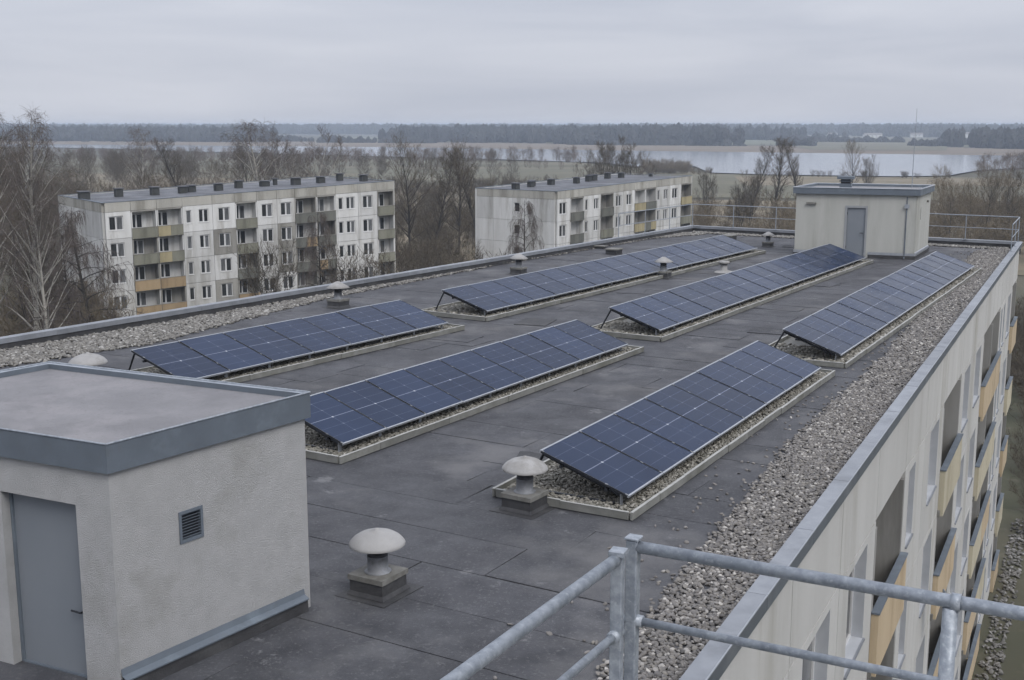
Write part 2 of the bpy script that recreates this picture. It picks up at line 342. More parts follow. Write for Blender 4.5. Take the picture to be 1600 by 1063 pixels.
def scatter(name, pts, kind, mtl=None, size=(0.03, 0.024, 0.018), jit=(0.7, 1.3), source=None, seed=0, tilt=True, **props):
    """one 'stuff' object: small shapes instanced on fixed points"""
    me = bpy.data.meshes.new(name); me.vertices.add(len(pts)); me.vertices.foreach_set('co', np.asarray(pts, dtype=np.float32).ravel())
    if mtl: me.materials.append(mtl)
    o = bpy.data.objects.new(name, me); COL.objects.link(o); o['kind'] = 'stuff'
    for k, v in props.items(): o[k] = v
    g = bpy.data.node_groups.new(name+'_nodes', 'GeometryNodeTree')
    g.interface.new_socket('Geometry', in_out='INPUT', socket_type='NodeSocketGeometry')
    g.interface.new_socket('Geometry', in_out='OUTPUT', socket_type='NodeSocketGeometry')
    N = g.nodes; L = g.links; gi = N.new('NodeGroupInput'); go = N.new('NodeGroupOutput')
    m2p = N.new('GeometryNodeMeshToPoints'); L.new(gi.outputs[0], m2p.inputs[0])
    iop = N.new('GeometryNodeInstanceOnPoints'); L.new(m2p.outputs[0], iop.inputs['Points'])
    if source is not None:
        oi = N.new('GeometryNodeObjectInfo'); oi.inputs['Object'].default_value = source; oi.transform_space = 'ORIGINAL'
        L.new(oi.outputs['Geometry'], iop.inputs['Instance'])
    else:
        ico = N.new('GeometryNodeMeshIcoSphere'); ico.inputs['Radius'].default_value = 1.0; ico.inputs['Subdivisions'].default_value = 2 if kind == 'pebble' else 3
        nz = N.new('ShaderNodeTexNoise'); nz.inputs['Scale'].default_value = 0.9 if kind == 'pebble' else 2.6; nz.inputs['Detail'].default_value = 3
        pos = N.new('GeometryNodeInputPosition'); nrm = N.new('GeometryNodeInputNormal')
        sub = N.new('ShaderNodeMath'); sub.operation = 'SUBTRACT'; sub.inputs[1].default_value = 0.5; L.new(nz.outputs[0], sub.inputs[0])
        vm = N.new('ShaderNodeVectorMath'); vm.operation = 'SCALE'; L.new(nrm.outputs[0], vm.inputs[0])
        ml = N.new('ShaderNodeMath'); ml.operation = 'MULTIPLY'; ml.inputs[1].default_value = 1.1 if kind == 'pebble' else 1.6; L.new(sub.outputs[0], ml.inputs[0]); L.new(ml.outputs[0], vm.inputs['Scale'])
        sp = N.new('GeometryNodeSetPosition'); L.new(ico.outputs[0], sp.inputs[0]); L.new(vm.outputs[0], sp.inputs['Offset'])
        last = sp
        if kind == 'pebble':
            ss = N.new('GeometryNodeSetShadeSmooth'); L.new(sp.outputs[0], ss.inputs[0]); last = ss
        sm = N.new('GeometryNodeSetMaterial'); sm.inputs['Material'].default_value = mtl; L.new(last.outputs[0], sm.inputs[0])
        L.new(sm.outputs[0], iop.inputs['Instance'])
    rr = N.new('FunctionNodeRandomValue'); rr.data_type = 'FLOAT_VECTOR'
    rr.inputs[0].default_value = (-0.5, -0.5, 0) if tilt else (0, 0, 0); rr.inputs[1].default_value = (0.5, 0.5, 6.283) if tilt else (0, 0, 6.283); rr.inputs['Seed'].default_value = seed
    L.new(rr.outputs[0], iop.inputs['Rotation'])
    rs = N.new('FunctionNodeRandomValue'); rs.data_type = 'FLOAT_VECTOR'; rs.inputs['Seed'].default_value = seed+7
    rs.inputs[0].default_value = tuple(v*jit[0] for v in size); rs.inputs[1].default_value = tuple(v*jit[1] for v in size)
    L.new(rs.outputs[0], iop.inputs['Scale'])
    L.new(iop.outputs[0], go.inputs[0])
    md = o.modifiers.new('scatter', 'NODES'); md.node_group = g
    return o

def in_poly(p, poly):
    x, y = p[:, 0], p[:, 1]; c = np.zeros(len(p), bool); n = len(poly)
    for i in range(n):
        x1, y1 = poly[i]; x2, y2 = poly[(i+1) % n]
        if y1 == y2: continue
        t = ((y1 > y) != (y2 > y)) & (x < (x2-x1)*(y-y1)/(y2-y1)+x1); c ^= t
    return c
def fill(poly, density, rng):
    xs = [p[0] for p in poly]; ys = [p[1] for p in poly]
    n = int((max(xs)-min(xs))*(max(ys)-min(ys))*density)
    p = rng.uniform((min(xs), min(ys)), (max(xs), max(ys)), (n, 2)); return p[in_poly(p, poly)]

# ------------------------------------------------------------------ ground, fields, lake
gm = mat('ground', (0.075, 0.066, 0.048), (0.055, 0.060, 0.033), 1.0, scale=0.05, detail=9, stain=(0.10, 0.088, 0.062), stain_scale=0.02, stain_amt=0.7,
         speck=(0.13, 0.115, 0.085), speck_scale=0.9, speck_amt=0.5, bump=0.6, bump_scale=3)
mb = MB(); mb.poly([(-14000, -300, 0), (14000, -300, 0), (14000, 16000, 0), (-14000, 16000, 0)])
new('ground', mb.mesh('ground', gm), kind='structure')
def sheet(name, pts, m, z):
    mb = MB(); mb.poly([(x, y, z) for x, y in pts]); return new(name, mb.mesh(name, m), kind='structure')
M['meadow'] = mat('meadow', (0.118, 0.116, 0.078), (0.098, 0.092, 0.062), 1.0, scale=0.012, stain=(0.19, 0.165, 0.115), stain_scale=0.009, stain_amt=0.7, stretch=(1, 3, 1))
M['crop'] = mat('winter_crop', (0.13, 0.142, 0.10), (0.115, 0.122, 0.085), 1.0, scale=0.01, stain=(0.16, 0.15, 0.10), stain_scale=0.006, stain_amt=0.5)
M['dry'] = mat('dry_grass', (0.20, 0.165, 0.115), (0.15, 0.13, 0.085), 1.0, scale=0.03, stain=(0.10, 0.09, 0.06), stain_scale=0.03, stain_amt=0.6, stretch=(1, 3, 1))
M['reed'] = mat('reed_bed', (0.185, 0.148, 0.108), (0.13, 0.105, 0.078), 1.0, scale=0.01, stain=(0.09, 0.08, 0.062), stain_scale=0.012, stain_amt=0.7, stretch=(1, 4, 1))
M['lawn'] = mat('lawn', (0.036, 0.040, 0.016), (0.060, 0.050, 0.030), 1.0, scale=1.2, stain=(0.09, 0.072, 0.045), stain_scale=0.4, stain_amt=0.7, bump=0.6, bump_scale=12)
sheet('reed_bed', [(-1191, 1862), (-694, 1628), (-160, 1503), (139, 1302), (463, 1084), (645, 929), (700, 640), (333, 740), (226, 800), (99, 880), (-116, 1040), (-538, 1200), (-900, 1330)][::-1], M['reed'], 0.15)
sheet('far_field', [(-347, 2173), (198, 1862), (725, 1699), (476, 1115), (144, 1347), (-250, 1563)][::-1], M['crop'], 0.3)
sheet('far_field', [(-1200, 2900), (-500, 2700), (-420, 1720), (-900, 1800)][::-1], M['crop'], 0.32)
sheet('far_field', [(453, 2301), (650, 2301), (644, 1777), (354, 976), (245, 976)][::-1], M['meadow'], 0.45)
lk = bpy.data.materials.new('lake_water'); lk.use_nodes = True; t = lk.node_tree; bs = t.nodes['Principled BSDF']
bs.inputs['Base Color'].default_value = (0.16, 0.175, 0.19, 1); bs.inputs['Roughness'].default_value = 0.12; bs.inputs['IOR'].default_value = 1.33
g_ = t.nodes.new('ShaderNodeNewGeometry'); mpn = t.nodes.new('ShaderNodeMapping'); mpn.inputs['Scale'].default_value = (0.25, 0.8, 1)
t.links.new(g_.outputs['Position'], mpn.inputs[0])
nz = t.nodes.new('ShaderNodeTexNoise'); nz.inputs['Scale'].default_value = 0.6; nz.inputs['Detail'].default_value = 6; t.links.new(mpn.outputs[0], nz.inputs[0])
b_ = t.nodes.new('ShaderNodeBump'); b_.inputs['Strength'].default_value = 0.25; b_.inputs['Distance'].default_value = 0.12
t.links.new(nz.outputs[0], b_.inputs['Height']); t.links.new(b_.outputs[0], bs.inputs['Normal'])
lake_pts = [(-849, 1447), (-556, 1302), (-321, 1202), (-119, 1115), (102, 952), (231, 867), (340, 796), (463, 722), (600, 640), (560, 560), (379, 575), (265, 590),
            (211, 540), (175, 480), (152, 474), (105, 492), (85, 512), (90, 590), (60, 590), (49, 649), (-40, 750), (-83, 780), (-248, 929), (-329, 1027), (-490, 1148), (-739, 1260)]
sheet('lake', lake_pts[::-1], lk, 0.6)
sheet('meadow', [(-278, 764), (-192, 764), (-93, 722), (36, 672), (51, 590), (85, 512), (105, 492), (152, 474), (175, 480), (216, 447), (240, 300), (60, 340), (-9, 330), (-106, 330), (-260, 560)], M['meadow'], 0.2)
sheet('dry_meadow', [(-197, 520), (-74, 440), (-13, 400), (-9, 289), (-106, 289)], M['dry'], 0.25)
sheet('dry_meadow', [(90, 485), (175, 468), (240, 440), (240, 395), (80, 410)], M['dry'], 0.26)
sheet('dry_meadow', [(-8, 128), (12, 200), (90, 150), (170, 300), (60, 330), (-110, 285), (-60, 190), (-30, 146)], M['dry'], 0.12)
sheet('lawn', [(6, 8), (24, 45), (40, 80), (80, 70), (60, 0)], M['lawn'], 0.05)

# ------------------------------------------------------------------ the apartment building whose roof we look over
AZ = math.radians(26.3); RZ = PI/2-AZ
NR, FR, FL, NL = (-0.34, 6.0), (22.70, 52.62), (9.3, 61.5), (-23.5, 11.8)
FRAME = (NR, RZ)
bld = thing('apartment_building', 'cream panel-built apartment building whose flat roof carries the solar arrays', 'apartment block', (*NR, 0), RZ)
def LP(*p): return local(FRAME, p)
lNR, lFR, lFL, lNL = LP(NR, FR, FL, NL)
LEN = lFR[0]                                  # ~52 m
def lerp(a, b, t): return (a[0]+(b[0]-a[0])*t, a[1]+(b[1]-a[1])*t)
def inset(poly, d):
    # polygon counter-clockwise, moves every side inwards
    n = len(poly); out = []
    for i in range(n):
        p0, p1, p2 = Vector(poly[i-1]), Vector(poly[i]), Vector(poly[(i+1) % n])
        d1 = (p1-p0).normalized(); d2 = (p2-p1).normalized(); n1_ = Vector((-d1.y, d1.x)); n2_ = Vector((-d2.y, d2.x))
        bis = (n1_+n2_).normalized(); out.append(tuple(p1 + bis*(d/max(0.2, bis.dot(n1_)))))
    return out
outer = [lNR, lFR, lFL, lNL]
body = inset(outer, 0.10)
# solid core added behind the loggias to block light, then outer walls
core = [(body[0][0]+0.3, 1.75), (body[1][0]-0.35, 1.75), lerp(inset(outer, 0.4)[1], inset(outer, 0.4)[2], 1.0), inset(outer, 0.4)[3]]
new('wall', MB().prism(core, 0, R-0.35).mesh('core', M['inner']), bld)  # added solid core that blocks light, not an outer wall
new('roof_slab', MB().prism(inset(outer, 0.19), R-0.30, R-0.02).mesh('slab', M['felt_dark']), bld)
def wall_run(a, b, z0, z1, th, m, name='wall', parent=bld):
    a, b = Vector(a), Vector(b); d = (b-a).normalized(); n_ = Vector((-d.y, d.x))*th
    return new(name, MB().prism([tuple(a), tuple(b), tuple(b+n_), tuple(a+n_)], z0, z1).mesh(name, m), parent)
wall_run(body[1], body[2], 0, R+0.14, 0.06, M['panelwall']); wall_run(body[2], body[3], 0, R+0.14, 0.06, M['panelwall']); wall_run(body[3], body[0], 0, R+0.14, 0.06, M['panelwall'])

# right facade: joints (distance from the near corner) and the kind of every bay
J = [LEN-j for j in (46.6, 43.2, 40, 36.8, 33.4, 30.4, 27, 23, 19.6, 16.2, 12.8, 9.4, 6, 3, 0.1)]
KIND = ['w', 'wide', 'w', 'log', 'nar', 'w', 'log', 'w', 'w2', 'log', 'log', 'nar', 'w', 'log']
ST = 2.75; Y0 = 0.08
def win_mesh(wd, ht, leaves, fr, dep=0.06):
    f = MB(); f_h = []
    lw = wd/leaves
    ring(0, wd, 0, ht, 0, dep, [(i*lw+fr, (i+1)*lw-fr, fr, ht-fr) for i in range(leaves)], mb=f)
    return f.mesh('window_frame', M['frame'])
WC = {}
def window(parent, x, y, z, wd, ht, leaves, sill=0.16, curtains=(0, 1), sillmat='coping'):
    key = (round(wd, 2), round(ht, 2), leaves, sillmat)
    if key not in WC:
        fr = 0.085 if sillmat == 'frame' else 0.06; lw = wd/leaves
        pm = {}
        for c in ('pane_dark', 'pane_curtain'):
            pm[c] = MB().box(0, lw-2*fr+0.004, 0, 0.012, 0, ht-2*fr+0.004).mesh('pane', M[c])
        WC[key] = (win_mesh(wd, ht, leaves, fr), pm, MB().box(-0.03, wd+0.03, -sill, 0.02, -0.035, 0).mesh('sill', M[sillmat]), fr)
    fm, pm, sm, fr = WC[key]
    wn = new('window', fm, parent, (x, y, z))
    lw = wd/leaves
    for i in range(leaves):
        new('pane', pm['pane_curtain' if curtains[i % len(curtains)] else 'pane_dark'], wn, (i*lw+fr-0.002, 0.03, fr-0.002))
    new('sill', sm, wn, (0, 0, -0.002))
    return wn
rng = random.Random(5)
levels = [(i*ST, (i+1)*ST) for i in range(5)]
bal_cols = {3: ['apricot', 'cream', 'apricot', 'apricot', 'cream'], 6: ['cream', 'apricot', 'apricot', 'apricot', 'cream'],
            9: ['apricot', 'cream', 'cream', 'apricot', 'apricot'], 10: ['apricot', 'cream', 'apricot', 'cream', 'apricot'], 13: ['apricot', 'cream', 'apricot', 'cream', 'apricot']}
new('wall', MB().box(0.02, J[0]-0.02, Y0, Y0+0.08, 0, R+0.14).mesh('wall', M['panelwall']), bld)
for i, kd in enumerate(KIND):
    x0, x1 = J[i]+0.014, J[i+1]-0.014; wdt = x1-x0
    zc = levels[-1][1]
    new('facade_panel', MB().box(x0, x1, Y0, Y0+0.08, zc+0.014, R+0.145).mesh('facade_panel', M['panelwall']), bld)
    for lv, (z0, z1) in enumerate(levels):
        if kd == 'log': continue
        if kd == 'w': hs = [(x0+wdt*0.5-0.80, x0+wdt*0.5+0.80, z0+0.90, z1-0.16)]
        elif kd == 'wide': hs = [(x0+0.75, x0+2.55, z0+0.90, z1-0.16)]
        elif kd == 'nar': hs = [(x0+0.45, x0+1.20, z0+0.95, z1-0.20), (x0+1.85, x0+2.65, z0+0.95, z1-0.2)] if wdt > 3.2 else [(x0+0.6, x0+1.5, z0+0.95, z1-0.2)]
        else: hs = [(x0+0.8, x0+2.5, z0+0.90, z1-0.16)]
        mb = MB(); ring(x0, x1, z0+0.014, z1-0.014, Y0, Y0+0.28, hs, mi=0, mrev=1, mb=mb)
        new('facade_panel', mb.mesh('facade_panel', [M['panelwall'], M['reveal']]), bld)
        for h in hs:
            wd = h[1]-h[0]
            window(bld, h[0], Y0+0.19, h[2], wd, h[3]-h[2], 2 if wd > 1.2 else 1, sill=0.23, curtains=(rng.randint(0, 1), rng.randint(0, 1)))
    if kd == 'log':
        for lv, (z0, z1) in enumerate(levels):
            zf = z0
            m_ = MB()
            m_.box(J[i]-0.07, J[i+1]+0.07 if i+1 < len(KIND) and KIND[i+1] != 'log' else J[i+1]-0.09, 0.02, 1.75, zf-0.16, zf, 0)   # floor slab
            m_.box(J[i]+0.02, J[i]+0.16, Y0, 1.7, zf+0.002, z1-0.162, 1); 
            if not (i+1 < len(KIND) and KIND[i+1] == 'log'): m_.box(J[i+1]-0.16, J[i+1]-0.02, Y0, 1.7, zf+0.002, z1-0.162, 1)
            mb = MB(); xa = J[i]+0.17; xb = J[i+1]-0.17
            ring(xa, xb, zf+0.002, z1-0.163, 1.45, 1.6, [(xa+0.1, xa+0.9, zf+0.1, z1-0.5), (xa+1.1, xa+2.3, zf+0.9, z1-0.5)], mb=m_, mi=1, mrev=1)
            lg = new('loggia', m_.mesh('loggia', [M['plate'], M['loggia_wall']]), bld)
            window(bld, xa+0.1, 1.5, zf+0.1, 0.8, z1-0.6-zf, 1, 0.02, (rng.randint(0, 1),)); window(bld, xa+1.1, 1.5, zf+0.9, 1.2, z1-1.4-zf, 2, 0.05, (0, rng.randint(0, 1)))
            cm = M[bal_cols[i][4-lv]]
            ya = -0.05
            bp = MB(); bp.box(J[i]+0.03, J[i+1]-0.03, ya, ya+0.06, zf-0.15, zf+1.02).box(J[i]+0.03, J[i]+0.08, ya+0.062, Y0+0.05, zf-0.15, zf+1.02).box(J[i+1]-0.08, J[i+1]-0.03, ya+0.062, Y0+0.05, zf-0.15, zf+1.02)
            pb = new('balcony_front', bp.mesh('balcony_front', cm), bld)
            new('capping', MB().box(J[i]+0.01, J[i+1]-0.01, ya-0.02, ya+0.13, zf+1.022, zf+1.055).mesh('capping', M['zinc']), pb)
# a satellite dish on the facade
dish = thing('satellite_dish', 'small grey satellite dish fixed to the lower right facade of the near apartment building', 'satellite dish', (0, 0, 0), RZ)
xd = LEN-28.95; zd = 9.3
wp = Vector((NR[0], NR[1], 0)) + Matrix.Rotation(RZ, 3, 'Z') @ Vector((xd, -0.42, zd)); dish.location = wp
d1 = MB().lathe([(0.001, 0), (0.14, 0.015), (0.27, 0.05), (0.38, 0.10), (0.375, 0.112), (0.26, 0.066), (0.001, 0.02)], 22).mesh('reflector', M['alu'], True)
o = new('reflector', d1, dish); o.rotation_euler = (math.radians(70), 0, math.radians(20))
new('arm', MB().tube([(0, 0.42, 0.0), (0, 0.08, 0.0), (0, 0.0, 0.02)], 0.018).mesh('arm', M['galv']), dish)

# upstands and copings round the roof
def coping_run(a, b, piece=2.4, flip=False):
    a, b = Vector(a), Vector(b); d = (b-a); ln = d.length; d.normalize(); n_ = Vector((-d.y, d.x))
    k = max(1, round(ln/piece)); st = ln/k; ang = math.atan2(d.y, d.x)
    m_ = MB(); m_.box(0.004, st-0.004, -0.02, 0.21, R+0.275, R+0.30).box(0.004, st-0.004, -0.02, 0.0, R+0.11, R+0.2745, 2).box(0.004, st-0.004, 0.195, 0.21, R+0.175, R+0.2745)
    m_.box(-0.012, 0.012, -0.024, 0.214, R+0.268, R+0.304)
    m_.tube([(0.004, -0.019, R+0.299), (st-0.004, -0.019, R+0.299)], 0.009, 6, 1)  # pale bead put in as a bright highlight along the outer edge
    me = m_.mesh('coping_piece', [M['coping'], M['alu'], M['coping_face_shaded']])
    for i in range(k):
        p = a+d*(i*st); o = new('coping_piece', me, bld, (p.x, p.y, rng.uniform(-0.004, 0.004)), ang+rng.uniform(-0.0008, 0.0008))
    up = MB(); p0 = a+n_*0.165; p1 = b+n_*0.165
    up.prism([tuple(p0), tuple(p1), tuple(p1+n_*0.02), tuple(p0+n_*0.02)], R-0.25, R+0.268)
    new('upstand', up.mesh('upstand', M['felt_dark']), bld)
coping_run(lNR, lFR); coping_run(lFR, lFL); coping_run(lFL, lNL); coping_run(lNL, lNR)

# roofing felt laid in sheets across the roof
inn = inset(outer, 0.20)
def span(x):
    # y range of the roof at local x
    ys = []
    for i in range(4):
        a, b = inn[i], inn[(i+1) % 4]
        if (a[0]-x)*(b[0]-x) < 0: ys.append(a[1]+(b[1]-a[1])*(x-a[0])/(b[0]-a[0]))
    return (min(ys), max(ys)) if len(ys) >= 2 else None
def clip(poly, keep):
    out = []
    n = len(poly)
    for i in range(n):
        a, b = poly[i], poly[(i+1) % n]; fa, fb = keep(a), keep(b)
        if fa >= 0: out.append(a)
        if fa*fb < 0: out.append(lerp(a, b, fa/(fa-fb)))
    return out
def clip_poly(p, conv):
    for i in range(len(conv)):
        a, b = conv[i], conv[(i+1) % len(conv)]
        p = clip(p, lambda q: (b[0]-a[0])*(q[1]-a[1]) - (b[1]-a[1])*(q[0]-a[0]))
        if len(p) < 3: return None
    return p
rot = math.radians(-4.5); cr_, sr_ = math.cos(rot), math.sin(rot)
row = 0; x = -4.0
frng = random.Random(11)
while x < LEN+12:
    wd_ = 1.06; off = frng.uniform(0, 5.0); y = -6+off-5
    while y < 34:
        ln_ = frng.choice((5.0, 5.0, 3.6))
        q = [(x+0.006, y+0.006), (x+wd_-0.006, y+0.006), (x+wd_-0.006, y+ln_-0.006), (x+0.006, y+ln_-0.006)]
        q = [(a*cr_ - b*sr_, a*sr_ + b*cr_) for a, b in q]
        q = [(a+frng.uniform(-0.012, 0.012), b+frng.uniform(-0.02, 0.02)) for a, b in q]
        p = clip_poly(q, inn)
        if p and max(a[1] for a in p) > 0.3 and max(a[1] for a in p)-min(a[1] for a in p) > 0.25:
            zz = R + frng.uniform(-0.005, 0.005)
            new('roofing_sheet', MB().prism(p, R-0.018, zz).mesh('roofing_sheet', M['felt']), bld)
        y += ln_
    x += wd_; row += 1

# repair patches torched onto the felt
for k in range(26):
    px_, py_ = frng.uniform(9, LEN-3), frng.uniform(3.0, 17)
    a_ = frng.uniform(-0.3, 0.3); w0, h0 = frng.uniform(0.25, 0.7), frng.uniform(0.3, 1.1)
    q = [(px_+math.cos(a_)*u*w0-math.sin(a_)*v*h0, py_+math.sin(a_)*u*w0+math.cos(a_)*v*h0) for u, v in ((-1, -1), (1, -0.94), (0.97, 1), (-1, 0.95))]
    new('felt_patch', MB().prism(q, R-0.004, R+0.0085+0.0004*k).mesh('felt_patch', M['felt'] if k % 3 else M['felt_dark']), bld)

# gravel strips along both long edges of the roof
nrng = np.random.default_rng(3)
def strip(name, pts_in, pts_out, z, dens, **kw):
    poly = pts_in + pts_out[::-1]
    if sum(poly[i][0]*poly[(i+1) % len(poly)][1]-poly[(i+1) % len(poly)][0]*poly[i][1] for i in range(len(poly))) < 0: poly = poly[::-1]
    p = fill(poly, dens, nrng); p = p + nrng.normal(0, 0.05, p.shape)
    zz = z + nrng.uniform(0.0, 0.035, len(p)); return np.column_stack([p, zz]), poly
uR = (math.sin(AZ), math.cos(AZ)); nRl = (-uR[1], uR[0])      # nRl points inwards (left)
def onR(s, d): return (NR[0]+uR[0]*s+nRl[0]*d, NR[1]+uR[1]*s+nRl[1]*d)
rin = [(-1.9, 5.9), (0.85, 10.92), (1.78, 12.98), (4.89, 19.91), (8.74, 27.37), (17.15, 45.09), (20.3, 51.6)]
rout = [onR(0.5, 0.22), onR(20, 0.22), onR(40, 0.22), onR(51.3, 0.22)]
pr_, rp = strip('g', rin, rout, R+0.005, 780)
st_ = pr_[nrng.random(len(pr_)) < 0.03].copy(); off_ = np.abs(nrng.normal(0, 0.55, len(st_))); st_[:, 0] += nRl[0]*off_; st_[:, 1] += nRl[1]*off_; st_[:, 2] = R+0.008; pr_ = np.vstack([pr_, st_])
for nm, lo, hi, sz, seed in (('near', -1, 24, (0.032, 0.024, 0.018), 1), ('far', 24, 99, (0.038, 0.029, 0.021), 2)):
    q = pr_[(pr_[:, 1] > lo) & (pr_[:, 1] <= hi)]
    if nm == 'far': q = q[::2]
    scatter('gravel_strip', q, 'pebble', M['pebble'], sz, (0.6, 1.35), seed=seed, label='grey river pebbles along the right roof edge', category='gravel')
azL = math.radians(33.46); uL = (math.sin(azL), math.cos(azL)); nL_ = (uL[1], -uL[0])
def onL(s, d): return (-12.53+uL[0]*s+nL_[0]*d, 28.5+uL[1]*s+nL_[1]*d)
lin = [onL(-6, 1.6), (-11.65+0.2, 26.39), (-9.01, 29.28), (-5.8, 37.2), (0.0, 47.1), (6.4, 56.9), onL(38, 1.5)]
lout = [onL(-6, 0.24), onL(38.4, 0.24)]
pl_, lp = strip('g', lin, lout, R+0.005, 300)
scatter('gravel_strip', pl_, 'pebble', M['pebble_mid'], (0.048, 0.037, 0.027), (0.6, 1.35), seed=4, label='pale gravel along the left roof edge', category='gravel')
fe = [lerp(FL, FR, t_) for t_ in (0.03, 0.97)]
dv = (Vector(FR)-Vector(FL)).normalized(); nv = Vector((dv.y, -dv.x)); nv = nv if nv.y < 0 else -nv
fin = [tuple(Vector(p)+nv*1.1) for p in fe]; fo = [tuple(Vector(p)+nv*0.36) for p in fe]
pf_, _ = strip('g', fin, fo, R+0.005, 240)
scatter('gravel_strip', pf_, 'pebble', M['pebble_mid'], (0.06, 0.045, 0.032), (0.6, 1.35), seed=5, label='pale gravel along the far roof edge', category='gravel')

# rubble strip at the foot of the facade
q = fill([onR(8, -0.2), onR(60, -0.2), onR(60, -1.0), onR(8, -1.0)], 30, nrng)
scatter('rubble_border', np.column_stack([q, np.full(len(q), 0.06)]), 'pebble', M['rubble'], (0.085, 0.065, 0.045), (0.5, 1.5), seed=6, label='pale rubble border at the foot of the facade', category='gravel')

# ------------------------------------------------------------------ solar arrays and their ballast beds
ARR = [((1.64, 16.04), 29.2, 10.31, 8, 1.43, 'nearest one at the right, behind the second vent'),
       ((-2.78, 18.82), 31.6, 10.61, 9, 1.42, 'nine modules, partly hidden by the near stair hut'),
       ((-6.71, 23.65), 34.4, 8.89, 7, 1.66, 'shortest one, behind the stair hut at the left'),
       ((-0.70, 32.96), 32.7, 20.66, 16, 1.60, 'long far one nearest the left parapet'),
       ((3.78, 29.80), 31.2, 19.71, 16, 1.48, 'long far one ending before the grey door'),
       ((7.50, 26.48), 29.2, 19.90, 16, 1.40, 'long far one beside the right gravel strip')]
ZL, ZH = 0.22, 0.70
for ai, (p0, az_, ln, n, wd, lab) in enumerate(ARR):
    rz = PI/2-math.radians(az_)
    arr = thing('solar_array', 'tilted row of blue solar modules, '+lab, 'solar panels', (p0[0], p0[1], R), rz, 'solar arrays on the roof')
    pit = ln/n; th = math.atan2(ZH-ZL, wd); sl = math.hypot(wd, ZH-ZL)
    pw = pit-0.020
    fm = MB(); e = 0.014; t_ = 0.035
    fm.box(0, pw, 0, e+0.012, 0, t_).box(0, pw, sl-e-0.012, sl, 0, t_).box(0, e, e+0.012, sl-e-0.012, 0, t_, 2).box(pw-e, pw, e+0.012, sl-e-0.012, 0, t_, 2)
    fm.box(e, pw-e, e, sl-e, 0.004, 0.010, 1)
    fme = fm.mesh('solar_panel', [M['alu'], M['back'], M['steel_dark']])
    gm_ = MB(); gm_.box(e+0.001, pw-e-0.001, e+0.013, sl-e-0.013, 0.011, t_-0.004)
    gme = gm_.mesh('cell_glass', M['cells']); uvl = gme.uv_layers.new(name='UVMap')
    for lp_ in gme.loops:
        v = gme.vertices[lp_.vertex_index].co; uvl.data[lp_.index].uv = (v.x/pw, v.y/sl)
    for k in range(n):
        o = new('solar_panel', fme, arr, (k*pit+0.011, 0, ZL+rng.uniform(-0.004, 0.004))); o.rotation_euler = (th+rng.uniform(-0.003, 0.003), rng.uniform(-0.002, 0.002), 0)
        new('cell_glass', gme, o)
    # rails under the modules
    rl = MB()
    for v in (0.25, 0.75): 
        yy = v*wd; zz = ZL+v*(ZH-ZL)-0.03; rl.box(0.0, ln, yy-0.02, yy+0.02, zz-0.045, zz)
    new('mounting_rail', rl.mesh('mounting_rail', M['steel_dark']), arr)
    lg = MB(); fb = 0.10
    legm = MB().tube([(0, wd-0.03, ZH-0.05), (0, wd+0.30, 0.06)], 0.022, 6).mesh('rear_leg', M['steel_dark'])
    basem = MB().box(-0.025, 0.025, 0.25, wd+0.36, 0.045, 0.10).mesh('base_bar', M['steel_dark'])
    rafm = MB(); c0 = Vector((0, 0.16, ZL-0.01)); c1 = Vector((0, wd-0.02, ZH-0.045)); rafm.tube([c0, c1], 0.024, 6); rafm = rafm.mesh('rafter', M['steel_dark'])
    brm = MB().box(-0.035, 0.035, 0.10, 0.115, 0.03, ZL+0.03).box(-0.035, 0.035, 0.02, 0.115, 0.03, 0.036).mesh('front_bracket', M['alu'])
    for k in range(0, n+1):
        xx = min(max(k*pit, 0.10), ln-0.10)
        if k % 2 == 0 or k == n:
            new('rear_leg', legm, arr, (xx, 0, 0)); new('base_bar', basem, arr, (xx, 0, 0)); new('rafter', rafm, arr, (xx, 0, 0))
        new('front_bracket', brm, arr, (xx+(0.0 if k else 0.0), 0.04, 0))
    cl = MB()
    for k in range(n+1):
        for v in (0.03, 0.25, 0.75, 0.97):
            xx = min(max(k*pit, 0.02), ln-0.02); mt = Matrix.Translation((xx, 0, ZL)) @ Matrix.Rotation(th, 4, 'X')
            cl.box(-0.012, 0.012, v*sl-0.022, v*sl+0.022, 0.028, 0.039, mt=mt)
    new('module_clamps', cl.mesh('module_clamps', M['pipe']), arr)['kind'] = 'stuff'
    cb = MB(); pts_ = [(x_, 0.35+0.02*math.sin(x_*3), ZL+0.02-0.05*abs(math.sin(x_*PI/pit))) for x_ in np.linspace(0.1, ln-0.1, n*6)]
    new('cable', cb.tube(pts_, 0.008, 5).mesh('cable', M['steel_dark']), arr)
    # ballast bed: kerb blocks round a layer of pebbles
    x0, x1, y0, y1 = -0.30, ln+0.45, -0.20, wd+0.62
    bed = thing('ballast_bed', 'kerbed pebble bed under the solar row: '+lab, 'gravel bed', (p0[0], p0[1], R), rz, 'kerbed gravel beds under the solar arrays')
